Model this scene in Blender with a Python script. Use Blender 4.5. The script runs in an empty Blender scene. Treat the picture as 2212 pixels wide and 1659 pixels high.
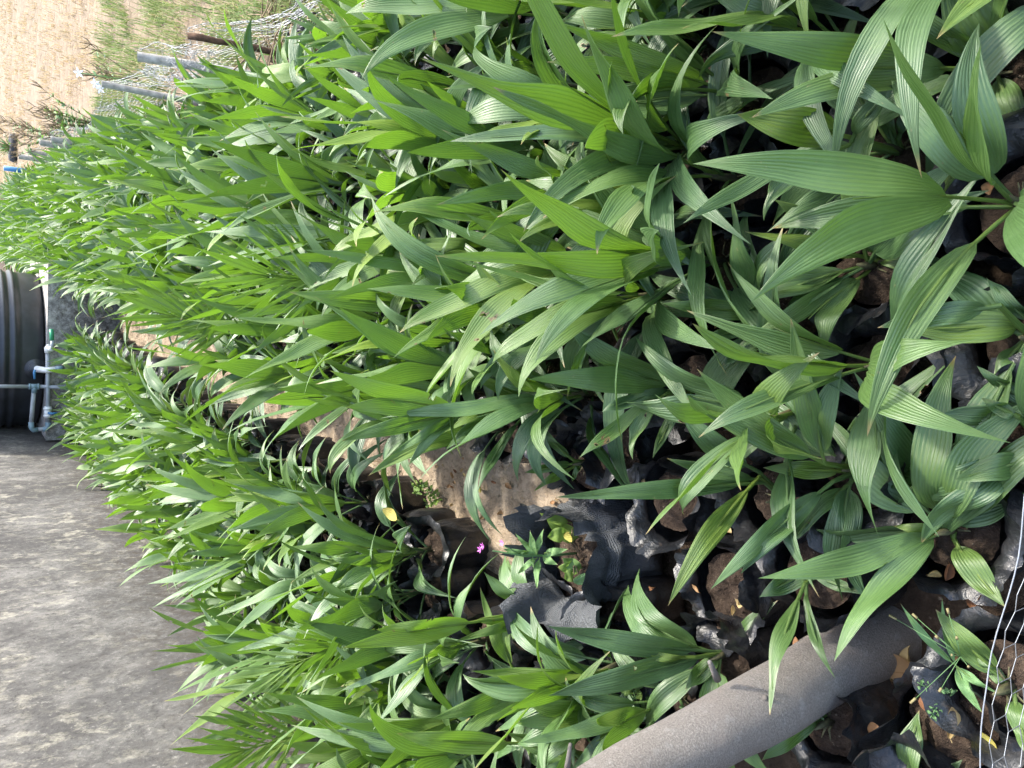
import bpy, math, random
from mathutils import Vector as V, noise, Matrix
R = math.radians
random.seed(11)
sc = bpy.context.scene
col = sc.collection

# ------------------------------------------------------------------ camera
# the photograph was taken with the phone turned on its side: world "up" is image left
CAM = V((0, 0, 1.6)); PITCH = 0.6470; YAW = R(9.3); FPX = 1662.0
fwd = V((-math.sin(YAW)*math.cos(PITCH), math.cos(YAW)*math.cos(PITCH), -math.sin(PITCH)))
rgt = V((math.cos(YAW), math.sin(YAW), 0))
upv = rgt.cross(fwd)
cam = bpy.data.cameras.new('camera'); camo = bpy.data.objects.new('camera', cam); col.objects.link(camo)
camo.matrix_world = Matrix.Translation(CAM) @ Matrix((-upv, rgt, -fwd)).transposed().to_4x4()
cam.sensor_width = 36; cam.lens = 36*FPX/2212; cam.clip_start = 0.02; cam.clip_end = 1000
sc.camera = camo

# ------------------------------------------------------------------ sky, sun, exposure
SUN_EL = R(57); SUN_AZ = V((0.74, 0.67, 0)).normalized()
sdir = V((SUN_AZ.x*math.cos(SUN_EL), SUN_AZ.y*math.cos(SUN_EL), math.sin(SUN_EL)))
w = bpy.data.worlds.new('World'); sc.world = w; w.use_nodes = True
nt = w.node_tree; bg = nt.nodes['Background']; sky = nt.nodes.new('ShaderNodeTexSky')
sky.sky_type = 'NISHITA'; sky.sun_disc = False; sky.sun_elevation = SUN_EL
sky.sun_rotation = math.atan2(SUN_AZ.x, SUN_AZ.y); sky.dust_density = 3.0; sky.air_density = 1.2
nt.links.new(sky.outputs[0], bg.inputs[0]); bg.inputs[1].default_value = 0.15
sl = bpy.data.lights.new('sun', 'SUN'); sl.energy = 2.4; sl.angle = R(5.0); sl.color = (1, 0.95, 0.86)
so = bpy.data.objects.new('sun', sl); col.objects.link(so)
so.rotation_euler = (-sdir).to_track_quat('-Z', 'Y').to_euler(); so.location = (0, 0, 20)
sc.view_settings.view_transform = 'Standard'; sc.view_settings.look = 'None'
sc.view_settings.exposure = 2.06; sc.view_settings.gamma = 1
sc.cycles.max_bounces = 8; sc.cycles.transparent_max_bounces = 8

# ------------------------------------------------------------------ where a point of the photograph lies in the world
def ray(X, Y):
    u, v = 1659 - Y, X
    return (rgt*(u-829.5) + upv*(1106-v) + fwd*FPX)/FPX
def at_z(X, Y, z):
    d = ray(X, Y); return CAM + d*((z-CAM.z)/d.z)
def at_y(X, Y, y):
    d = ray(X, Y); return CAM + d*(y/d.y)
def at_x(X, Y, x):
    d = ray(X, Y); return CAM + d*(x/d.x)
def by_axis(X, Y, p):            # point of the sight line nearest to the vertical through p
    d = ray(X, Y); k = (d.x*(p.x-CAM.x)+d.y*(p.y-CAM.y))/(d.x*d.x+d.y*d.y); return CAM + d*k, k
def by_len(X, Y, b, f=1.1, far=False, L=None):
    d = ray(X, Y).normalized(); k = d.dot(b-CAM); d0 = ((CAM+d*k)-b).length
    L = L or d0*f
    h = math.sqrt(max(0, L*L-d0*d0)); return CAM + d*(k + (h if far else -h))

# ------------------------------------------------------------------ object helpers
def tag(o, label=None, cat=None, group=None, kind=None):
    if label: o['label'] = label
    if cat: o['category'] = cat
    if group: o['group'] = group
    if kind: o['kind'] = kind
    return o
def empty(name, loc, label, cat, group=None, rz=0):
    o = bpy.data.objects.new(name, None); col.objects.link(o); o.location = loc; o.rotation_euler = (0, 0, rz)
    o.empty_display_size = 0.05
    return tag(o, label, cat, group)
class MB:
    """collects shapes that become one mesh"""
    def __init__(s): s.v = []; s.f = []; s.uv = []; s.tone = []; s.m = []
    def add(s, vs, fs, uvs=None, tone=0.5, mi=0):
        o = len(s.v); s.v += [tuple(p) for p in vs]; s.f += [tuple(i+o for i in f) for f in fs]
        s.uv += uvs if uvs else [(0.5, 0.5)]*len(vs); s.tone += [tone]*len(vs); s.m += [mi]*len(fs)
    def mesh(s, name, mats, smooth=True):
        me = bpy.data.meshes.new(name); me.from_pydata(s.v, [], s.f)
        if not isinstance(mats, (list, tuple)): mats = [mats]
        for m in mats: me.materials.append(m)
        ul = me.uv_layers.new(name='UVMap'); li = [0]*len(me.loops); me.loops.foreach_get('vertex_index', li)
        flat = []
        for i in li: flat += s.uv[i]
        ul.data.foreach_set('uv', flat)
        a = me.attributes.new('tone', 'FLOAT', 'POINT'); a.data.foreach_set('value', s.tone)
        me.polygons.foreach_set('use_smooth', [smooth]*len(me.polygons))
        me.polygons.foreach_set('material_index', s.m)
        me.update(); return me
    def build(s, name, mats, parent=None, smooth=True, loc=None):
        o = bpy.data.objects.new(name, s.mesh(name, mats, smooth)); col.objects.link(o)
        if parent: o.parent = parent
        if loc: o.location = loc
        return o
    def box(s, a, b):
        (x0, y0, z0), (x1, y1, z1) = a, b
        s.add([(x0,y0,z0),(x1,y0,z0),(x1,y1,z0),(x0,y1,z0),(x0,y0,z1),(x1,y0,z1),(x1,y1,z1),(x0,y1,z1)],
              [(3,2,1,0),(4,5,6,7),(0,1,5,4),(1,2,6,5),(2,3,7,6),(3,0,4,7)])
    def tube(s, pts, rad, n=8, cap=True, tone=0.5, mi=0, hollow=False):
        pts = [V(p) for p in pts]; vs = []; fs = []; uv = []; last = None
        for i, p in enumerate(pts):
            t = (pts[min(i+1, len(pts)-1)] - pts[max(i-1, 0)]).normalized()
            a = (last - t*last.dot(t)) if last else t.orthogonal()
            a.normalize(); last = a; b = t.cross(a)
            r = rad[i] if isinstance(rad, (list, tuple)) else rad
            for k in range(n):
                q = 2*math.pi*k/n; vs.append(p + a*(r*math.cos(q)) + b*(r*math.sin(q))); uv.append((k/n, i/len(pts)))
        for i in range(len(pts)-1):
            for k in range(n):
                fs.append((i*n+k, i*n+(k+1)%n, (i+1)*n+(k+1)%n, (i+1)*n+k))
        if cap:
            fs.append(tuple(range(n))[::-1]); fs.append(tuple(range((len(pts)-1)*n, len(pts)*n)))
        s.add(vs, fs, uv, tone, mi)
    def lathe(s, prof, c=(0,0,0), n=32):
        vs = []; fs = []; m = len(prof)
        for k in range(n):
            q = 2*math.pi*k/n
            for r, z in prof: vs.append((c[0]+r*math.cos(q), c[1]+r*math.sin(q), c[2]+z))
        for k in range(n):
            for i in range(m-1):
                fs.append((k*m+i, ((k+1)%n)*m+i, ((k+1)%n)*m+i+1, k*m+i+1))
        s.add(vs, fs)
    def grid(s, pts, nx, ny, uvs=None, tone=0.5, mi=0):       # pts row-major, ny rows of nx
        s.add(pts, [(j*nx+i, j*nx+i+1, (j+1)*nx+i+1, (j+1)*nx+i) for j in range(ny-1) for i in range(nx-1)], uvs, tone, mi)
def children(o): return [c for c in o.children]
def copy_tree(o, parent=None):
    c = o.copy(); col.objects.link(c)
    if parent: c.parent = parent
    for ch in children(o): copy_tree(ch, c)
    return c

# ------------------------------------------------------------------ materials
class NT:
    def __init__(s, name):
        s.m = bpy.data.materials.new(name); s.m.use_nodes = True; s.t = s.m.node_tree; s.t.nodes.clear()
        s.out = s.n('ShaderNodeOutputMaterial')
    def n(s, t, **k):
        nd = s.t.nodes.new(t)
        for a, b in k.items(): setattr(nd, a, b)
        return nd
    def l(s, a, b): s.t.links.new(a, b)
    def inp(s, nd, key, val):
        i = nd.inputs[key]
        if hasattr(val, 'is_output') or isinstance(val, bpy.types.NodeSocket): s.l(val, i)
        else: i.default_value = val
    def coord(s, kind='Object', scale=(1,1,1), loc=(0,0,0)):
        tc = s.n('ShaderNodeTexCoord'); mp = s.n('ShaderNodeMapping'); s.l(tc.outputs[kind], mp.inputs[0])
        mp.inputs['Scale'].default_value = scale; mp.inputs['Location'].default_value = loc; return mp.outputs[0]
    def noise(s, vec, scale, detail=4, rough=0.55, dist=0):
        nd = s.n('ShaderNodeTexNoise'); s.l(vec, nd.inputs['Vector']); nd.inputs['Scale'].default_value = scale
        nd.inputs['Detail'].default_value = detail; nd.inputs['Roughness'].default_value = rough; nd.inputs['Distortion'].default_value = dist
        return nd.outputs['Fac']
    def ramp(s, fac, stops, interp='LINEAR'):
        nd = s.n('ShaderNodeValToRGB'); s.l(fac, nd.inputs[0]); e = nd.color_ramp.elements; nd.color_ramp.interpolation = interp
        while len(e) < len(stops): e.new(0.5)
        for el, (p, c) in zip(e, stops):
            el.position = p; el.color = (c, c, c, 1) if isinstance(c, (int, float)) else (*c, 1)
        return nd.outputs[0]
    def mix(s, fac, a, b, mode='MIX'):
        nd = s.n('ShaderNodeMix', data_type='RGBA', blend_type=mode)
        for i, val in ((0, fac), (6, a), (7, b)):
            if isinstance(val, tuple) and len(val) == 3: val = (*val, 1)
            s.inp(nd, i, val)
        return nd.outputs[2]
    def math(s, op, a, b=0.0, clamp=False):
        nd = s.n('ShaderNodeMath', operation=op, use_clamp=clamp); s.inp(nd, 0, a); s.inp(nd, 1, b); return nd.outputs[0]
    def bump(s, h, strength=0.3, dist=0.01, normal=None):
        nd = s.n('ShaderNodeBump'); s.l(h, nd.inputs['Height']); nd.inputs['Strength'].default_value = strength
        nd.inputs['Distance'].default_value = dist
        if normal: s.l(normal, nd.inputs['Normal'])
        return nd.outputs[0]
    def principled(s, color, rough=0.6, normal=None, spec=0.5, metal=0.0):
        p = s.n('ShaderNodeBsdfPrincipled')
        s.inp(p, 'Base Color', (*color, 1) if isinstance(color, tuple) else color)
        s.inp(p, 'Roughness', rough); s.inp(p, 'Specular IOR Level', spec); p.inputs['Metallic'].default_value = metal
        if normal: s.l(normal, p.inputs['Normal'])
        return p
    def done(s, sh): s.l(sh, s.out.inputs[0]); return s.m

def leaf_material(name, ramp_stops, trans, tfac=0.4, veins=9, rough=0.4, spec=0.5, blem=0.5, holes=False):
    n = NT(name)
    at = n.n('ShaderNodeAttribute', attribute_name='tone'); oi = n.n('ShaderNodeObjectInfo')
    tone = n.math('ADD', at.outputs['Fac'], n.math('MULTIPLY', n.math('SUBTRACT', oi.outputs['Random'], 0.5), 0.34))
    tc = n.n('ShaderNodeTexCoord'); sep = n.n('ShaderNodeSeparateXYZ'); n.l(tc.outputs['UV'], sep.inputs[0])
    u = sep.outputs[0]
    cmb = n.n('ShaderNodeCombineXYZ'); n.l(n.math('MULTIPLY', u, 16), cmb.inputs[0]); n.l(n.math('MULTIPLY', sep.outputs[1], 1.3), cmb.inputs[1]); n.l(n.math('MULTIPLY', oi.outputs['Random'], 40), cmb.inputs[2])
    fib = n.noise(cmb.outputs[0], 1.6, 3, 0.6)
    wv = n.math('SINE', n.math('ADD', n.math('MULTIPLY', u, veins*2*math.pi), n.math('MULTIPLY', fib, 5.0))); wv = n.math('MULTIPLY_ADD', wv, 0.5); wv.node.inputs[2].default_value = 0.5
    vein = n.math('POWER', wv, 5.0)
    base = n.ramp(tone, ramp_stops)
    base = n.mix(n.math('MULTIPLY', vein, 0.28), base, (0.012, 0.055, 0.006))
    base = n.mix(n.math('MULTIPLY', fib, 0.30), base, (0.16, 0.30, 0.09))
    ob = n.coord('Object')
    pat = n.noise(ob, 16, 4, 0.6); base = n.mix(n.ramp(pat, [(0.5, 0.0), (0.72, 0.32)]), base, (0.17, 0.30, 0.08))
    sp = n.noise(ob, 95, 2, 0.5); spm = n.math('MULTIPLY', n.ramp(sp, [(0.70, 0.0), (0.75, 1.0)]), n.ramp(n.noise(ob, 7, 2), [(0.48, 0.0), (0.6, 1.0)]))
    base = n.mix(n.math('MULTIPLY', spm, blem), base, (0.32, 0.27, 0.12))
    # dry brown tip on some leaves
    tipm = n.math('MULTIPLY', n.ramp(sep.outputs[1], [(0.935, 0.0), (0.985, 1.0)]), n.ramp(oi.outputs['Random'], [(0.4, 0.0), (0.45, 0.85)]))
    base = n.mix(tipm, base, (0.38, 0.26, 0.11))
    h = n.math('ADD', n.math('MULTIPLY', wv, 0.7), n.math('MULTIPLY', fib, 0.35)); h = n.math('ADD', h, n.math('MULTIPLY', n.noise(ob, 60, 2), 0.35))
    bm = n.bump(h, 0.45, 0.003)
    rg = n.ramp(pat, [(0.3, rough-0.07), (0.7, rough+0.13)])
    p = n.principled(base, rg, bm, spec)
    tr = n.n('ShaderNodeBsdfTranslucent'); n.l(bm, tr.inputs['Normal'])
    tcx = n.mix(n.math('MULTIPLY', vein, 0.55), n.mix(n.math('MULTIPLY', fib, 0.5), trans, (trans[0]*0.55, trans[1]*0.8, trans[2])), (0.05, 0.15, 0.005))
    tcx = n.mix(n.ramp(tone, [(0.1, 0.45), (0.8, 0.0)]), tcx, (0.07, 0.20, 0.02))
    n.l(tcx, tr.inputs[0])
    mx = n.n('ShaderNodeMixShader'); n.l(n.ramp(tone, [(0.2, tfac*0.30), (0.9, tfac)]), mx.inputs[0]); n.l(p.outputs[0], mx.inputs[1]); n.l(tr.outputs[0], mx.inputs[2])
    if not holes: return n.done(mx.outputs[0])
    # chewed holes with a brown rim on some of the leaves
    hn = n.noise(ob, 21, 3, 0.55, 0.4); some = n.ramp(n.math('FRACT', n.math('MULTIPLY', oi.outputs['Random'], 7.31)), [(0.66, 0.0), (0.67, 1.0)])
    hole = n.math('MULTIPLY', n.math('GREATER_THAN', hn, 0.715), some); rim = n.math('MULTIPLY', n.math('GREATER_THAN', hn, 0.695), some)
    n.l(n.mix(rim, base, (0.20, 0.13, 0.06)), p.inputs['Base Color'])
    tp_ = n.n('ShaderNodeBsdfTransparent'); m2 = n.n('ShaderNodeMixShader'); n.l(hole, m2.inputs[0]); n.l(mx.outputs[0], m2.inputs[1]); n.l(tp_.outputs[0], m2.inputs[2])
    return n.done(m2.outputs[0])
M = {}
M['palm'] = leaf_material('palm_leaf', [(0.0, (0.026, 0.070, 0.024)), (0.35, (0.052, 0.112, 0.032)), (0.65, (0.096, 0.172, 0.036)), (1.0, (0.20, 0.29, 0.03))], (0.21, 0.39, 0.022), 0.35, rough=0.46, spec=1.0, holes=True)
M['weed'] = leaf_material('weed_leaf', [(0.0, (0.07, 0.15, 0.05)), (0.5, (0.14, 0.27, 0.11)), (1.0, (0.27, 0.38, 0.06))], (0.3, 0.5, 0.08), 0.35, veins=1, rough=0.5)

def m_stem():
    n = NT('palm_stem'); c = n.coord('Object', (1, 1, 0.2)); k = n.noise(c, 120, 4)
    b = n.ramp(k, [(0.3, (0.03, 0.025, 0.015)), (0.5, (0.065, 0.065, 0.025)), (0.75, (0.15, 0.13, 0.06))])
    return n.done(n.principled(b, 0.7, n.bump(k, 0.5, 0.004)).outputs[0])
M['stem'] = m_stem()
def m_bag(name='black_plastic'):
    n = NT(name); c = n.coord('Object')
    big = n.noise(c, 9, 3, 0.5, 1.6)
    st = n.noise(n.coord('Object', (1, 1, 0.12)), 60, 4, 0.6, 0.6)
    h = n.math('ADD', n.math('MULTIPLY', big, 1.0), n.math('MULTIPLY', st, 0.4)); h = n.math('ADD', h, n.math('MULTIPLY', n.noise(c, 30, 5, 0.6, 2.2), 0.5))
    bm = n.bump(h, 0.42, 0.015)
    dust = n.ramp(n.noise(c, 6, 5, 0.65), [(0.42, 0.0), (0.72, 0.55)])
    b = n.mix(dust, (0.010, 0.0115, 0.014), (0.062, 0.060, 0.060))
    b = n.mix(n.math('MULTIPLY', n.ramp(n.noise(c, 70, 3), [(0.6, 0.0), (0.75, 1.0)]), 0.25), b, (0.17, 0.13, 0.10))
    rg = n.ramp(n.noise(c, 8, 4), [(0.3, 0.24), (0.7, 0.46)])
    return n.done(n.principled(b, rg, bm, 0.6).outputs[0])
M['bag'] = m_bag()
def m_net():
    n = NT('shade_net'); c = n.coord('Object')
    wv = n.n('ShaderNodeTexWave', bands_direction='X'); n.l(c, wv.inputs['Vector']); wv.inputs['Scale'].default_value = 90; wv.inputs['Distortion'].default_value = 2
    wz = n.n('ShaderNodeTexWave', bands_direction='Z'); n.l(c, wz.inputs['Vector']); wz.inputs['Scale'].default_value = 110; wz.inputs['Distortion'].default_value = 2
    h = n.math('MAXIMUM', wv.outputs['Fac'], wz.outputs['Fac'])
    b = n.mix(n.noise(c, 14, 4), (0.050, 0.053, 0.058), (0.19, 0.20, 0.21)); b = n.mix(n.math('MULTIPLY', h, 0.5), b, (0.13, 0.14, 0.15))
    return n.done(n.principled(b, 0.75, n.bump(n.math('ADD', n.math('MULTIPLY', h, 0.25), n.math('MULTIPLY', n.noise(c, 17, 6, 0.65, 1.5), 1.6)), 0.9, 0.02), 0.3).outputs[0])
M['net'] = m_net()
def m_soil(name, a, b, c3, scale=30, rough=0.95, bs=0.9, bd=0.02, pebble=(0.45, 0.36, 0.27)):
    n = NT(name); c = n.coord('Object')
    k = n.noise(c, scale, 8, 0.68); k2 = n.noise(c, scale*0.12, 4, 0.6)
    col_ = n.ramp(k, [(0.32, a), (0.52, b), (0.7, c3)])
    col_ = n.mix(n.ramp(k2, [(0.35, 0.0), (0.65, 0.55)]), col_, tuple(x*0.72 for x in a))
    vo = n.n('ShaderNodeTexVoronoi'); n.l(c, vo.inputs['Vector']); vo.inputs['Scale'].default_value = scale*2.4; vo.inputs['Randomness'].default_value = 1
    pb = n.ramp(vo.outputs['Distance'], [(0.12, 1.0), (0.26, 0.0)])
    pb = n.math('MULTIPLY', pb, n.ramp(n.noise(c, scale*0.9, 2), [(0.55, 0.0), (0.62, 1.0)]))
    col_ = n.mix(n.math('MULTIPLY', pb, 0.7), col_, pebble)
    h = n.math('ADD', k, n.math('MULTIPLY', pb, 0.4)); h = n.math('ADD', h, n.math('MULTIPLY', n.noise(c, scale*4, 4, 0.7), 0.4))
    return n.done(n.principled(col_, rough, n.bump(h, bs, bd), 0.2).outputs[0])
M['bagsoil'] = m_soil('bag_soil', (0.035, 0.024, 0.017), (0.072, 0.050, 0.036), (0.145, 0.105, 0.075), 34)
M['path'] = m_soil('path_soil', (0.22, 0.17, 0.118), (0.36, 0.285, 0.205), (0.48, 0.395, 0.30), 22, pebble=(0.55, 0.43, 0.32))
M['ground'] = m_soil('ground_soil', (0.05, 0.034, 0.023), (0.09, 0.062, 0.042), (0.16, 0.115, 0.08), 20)
def m_field():
    n = NT('dry_field'); c = n.coord('Object')
    k = n.noise(c, 9, 8, 0.7); k2 = n.noise(c, 0.8, 5, 0.6, 0.6)
    b = n.ramp(k, [(0.3, (0.105, 0.08, 0.052)), (0.5, (0.20, 0.155, 0.108)), (0.7, (0.30, 0.24, 0.175))])
    b = n.mix(n.ramp(k2, [(0.42, 0.0), (0.7, 0.7)]), b, (0.28, 0.21, 0.155))
    return n.done(n.principled(b, 0.95, n.bump(n.math('ADD', k, n.noise(c, 60, 5)), 0.7, 0.03), 0.15).outputs[0])
M['field'] = m_field()
def m_concrete(name, lichen=1.0, dark=1.0, lift=1.0):
    n = NT(name); c = n.coord('Object'); cs = n.coord('Object', (1, 1, 0.7))
    k = n.noise(cs, 8, 9, 0.75, 0.5); f = n.noise(c, 34, 9, 0.82); big = n.noise(cs, 1.9, 7, 0.7, 0.9)
    b = n.ramp(k, [(p_, tuple(x*lift for x in c_)) for p_, c_ in ((0.30, (0.075, 0.071, 0.068)), (0.46, (0.145, 0.137, 0.130)), (0.58, (0.215, 0.203, 0.190)), (0.74, (0.31, 0.292, 0.268)))])
    b = n.mix(n.ramp(big, [(0.40, 0.85*dark), (0.60, 0.0)]), b, (0.085, 0.080, 0.078))
    li = n.math('MULTIPLY', n.ramp(n.noise(cs, 12, 7, 0.72, 0.3), [(0.50, 0.0), (0.70, 1.0)]), n.ramp(n.noise(c, 1.7, 5, 0.65), [(0.44, 0.0), (0.60, 1.0)]))
    b = n.mix(n.math('MULTIPLY', li, 0.6*lichen), b, (0.60, 0.555, 0.44))
    sp = n.math('MULTIPLY', n.ramp(f, [(0.56, 0.0), (0.66, 1.0)]), n.ramp(k, [(0.35, 0.2), (0.6, 0.8)]))
    b = n.mix(n.math('MULTIPLY', sp, 0.62*lichen), b, (0.56, 0.53, 0.47))
    b = n.mix(n.math('MULTIPLY', n.ramp(f, [(0.36, 1.0), (0.47, 0.0)]), 0.8), b, (0.045, 0.042, 0.040))
    # damp moss towards the foot: stains that stay with the wall
    sep = n.n('ShaderNodeSeparateXYZ'); n.l(n.coord('Object'), sep.inputs[0])
    zz = n.math('ADD', sep.outputs[2], n.math('MULTIPLY', n.math('SUBTRACT', n.noise(c, 2.6, 6, 0.7), 0.5), 1.3))
    mo = n.math('MULTIPLY', n.ramp(zz, [(0.45, 1.0), (1.15, 0.0)]), n.ramp(n.noise(c, 20, 8, 0.8), [(0.40, 1.0), (0.60, 0.0)]))
    b = n.mix(n.math('MULTIPLY', mo, 0.9), b, n.mix(n.noise(c, 9, 3), (0.05, 0.049, 0.045), (0.095, 0.075, 0.055)))
    vo = n.n('ShaderNodeTexVoronoi', feature='DISTANCE_TO_EDGE'); wc = n.n('ShaderNodeVectorMath', operation='ADD'); n.l(c, wc.inputs[0])
    nz = n.n('ShaderNodeTexNoise'); n.l(c, nz.inputs[0]); nz.inputs['Scale'].default_value = 3.5; nz.inputs['Detail'].default_value = 6
    sc2 = n.n('ShaderNodeVectorMath', operation='SCALE'); n.l(nz.outputs['Color'], sc2.inputs[0]); sc2.inputs['Scale'].default_value = 0.16
    n.l(sc2.outputs[0], wc.inputs[1]); n.l(wc.outputs[0], vo.inputs['Vector']); vo.inputs['Scale'].default_value = 2.0
    ck = n.math('MULTIPLY', n.ramp(vo.outputs[0], [(0.0, 1.0), (0.009, 0.0)]), n.ramp(n.noise(c, 2, 3), [(0.47, 0.0), (0.58, 1.0)]))
    b = n.mix(n.math('MULTIPLY', ck, 0.0), b, (0.03, 0.028, 0.026))
    h = n.math('SUBTRACT', n.math('ADD', k, n.math('MULTIPLY', f, 0.5)), n.math('MULTIPLY', ck, 0.0))
    return n.done(n.principled(b, 0.93, n.bump(h, 0.6, 0.012), 0.2).outputs[0])
M['concrete'] = m_concrete('weathered_concrete', 1.15, 1.0, 0.95); M['plinth'] = m_concrete('plinth_concrete', 1.0, 0.15, 2.6)
def m_bark():
    n = NT('grey_bark'); c = n.coord('UV', (3, 26, 1)); o = n.coord('Object', (1, 1, 1))
    k = n.noise(o, 40, 7, 0.7); ring = n.noise(n.coord('UV', (60, 150, 1)), 2.0, 8, 0.8, 0.4); bl = n.noise(o, 7, 4)
    b = n.ramp(ring, [(0.33, (0.12, 0.105, 0.092)), (0.5, (0.26, 0.232, 0.207)), (0.66, (0.44, 0.405, 0.365))])
    b = n.mix(n.ramp(bl, [(0.4, 0.0), (0.65, 0.6)]), b, (0.25, 0.215, 0.19)); b = n.mix(n.ramp(k, [(0.55, 0.0), (0.7, 0.4)]), b, (0.46, 0.44, 0.41))
    return n.done(n.principled(b, 0.85, n.bump(n.math('ADD', n.math('ADD', ring, n.math('MULTIPLY', k, 0.7)), n.math('MULTIPLY', bl, 1.2)), 0.9, 0.007), 0.3).outputs[0])
M['bark'] = m_bark()
def m_simple(name, color, rough=0.5, var=0.25, scale=20, spec=0.5, bump=0.2, metal=0.0):
    n = NT(name); c = n.coord('Object'); k = n.noise(c, scale, 5, 0.65)
    b = n.mix(n.ramp(k, [(0.3, 0.0), (0.7, 1.0)]), tuple(x*(1-var) for x in color), tuple(min(1, x*(1+var)) for x in color))
    return n.done(n.principled(b, rough, n.bump(k, bump, 0.004), spec, metal).outputs[0])
M['tank'] = m_simple('tank_plastic', (0.020, 0.023, 0.029), 0.42, 0.5, 6, 0.6, 0.15)
M['pvc'] = m_simple('grey_pvc', (0.30, 0.32, 0.34), 0.45, 0.2, 12)
M['pvcpost'] = m_simple('weathered_pvc', (0.45, 0.42, 0.38), 0.8, 0.4, 25)
M['white'] = m_simple('white_plastic', (0.72, 0.72, 0.70), 0.4, 0.08)
M['blue'] = m_simple('blue_plastic', (0.05, 0.19, 0.38), 0.4, 0.15)
M['joint'] = m_simple('blue_grey_fitting', (0.16, 0.24, 0.28), 0.4, 0.15)
M['green'] = m_simple('green_hose', (0.04, 0.28, 0.14), 0.4, 0.15)
M['wood'] = m_simple('old_wood', (0.11, 0.065, 0.042), 0.85, 0.5, 45, 0.2, 0.7)
M['wire'] = m_simple('galvanised_wire', (0.36, 0.37, 0.38), 0.4, 0.15, 40, 0.5, 0.1, 0.35)
M['twig'] = m_simple('dry_twig', (0.22, 0.165, 0.105), 0.9, 0.5, 30, 0.2, 0.4)
M['dark'] = m_simple('charred_stump', (0.03, 0.03, 0.032), 0.8, 0.5, 30)
M['pinkpetal'] = m_simple('pink_petal', (0.62, 0.16, 0.55), 0.6, 0.15)
M['whitepetal'] = m_simple('white_petal', (0.85, 0.86, 0.90), 0.6, 0.04)
def m_dry():
    n = NT('dry_leaf'); oi = n.n('ShaderNodeObjectInfo'); c = n.coord('Object'); k = n.noise(c, 60, 4)
    b = n.ramp(oi.outputs['Random'], [(0.0, (0.20, 0.085, 0.04)), (0.4, (0.36, 0.19, 0.085)), (0.75, (0.47, 0.32, 0.16)), (1.0, (0.58, 0.47, 0.22))])
    b = n.mix(n.math('MULTIPLY', k, 0.5), b, (0.12, 0.06, 0.03))
    p = n.principled(b, 0.65, n.bump(k, 0.5, 0.003), 0.3); tr = n.n('ShaderNodeBsdfTranslucent'); n.l(b, tr.inputs[0])
    mx = n.n('ShaderNodeMixShader'); mx.inputs[0].default_value = 0.2; n.l(p.outputs[0], mx.inputs[1]); n.l(tr.outputs[0], mx.inputs[2])
    return n.done(mx.outputs[0])
M['dry'] = m_dry()
M['yellow'] = leaf_material('yellow_leaf', [(0.0, (0.36, 0.26, 0.05)), (1.0, (0.46, 0.38, 0.10))], (0.4, 0.34, 0.06), 0.3, veins=5, rough=0.65, spec=0.3)
def m_straw():
    n = NT('field_grass'); at = n.n('ShaderNodeAttribute', attribute_name='tone')
    b = n.ramp(at.outputs['Fac'], [(0.0, (0.42, 0.32, 0.19)), (0.45, (0.36, 0.29, 0.15)), (0.7, (0.23, 0.27, 0.10)), (1.0, (0.12, 0.20, 0.05))])
    p = n.principled(b, 0.7, None, 0.3); tr = n.n('ShaderNodeBsdfTranslucent'); n.l(b, tr.inputs[0])
    mx = n.n('ShaderNodeMixShader'); mx.inputs[0].default_value = 0.35; n.l(p.outputs[0], mx.inputs[1]); n.l(tr.outputs[0], mx.inputs[2])
    return n.done(mx.outputs[0])
M['straw'] = m_straw()

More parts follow.
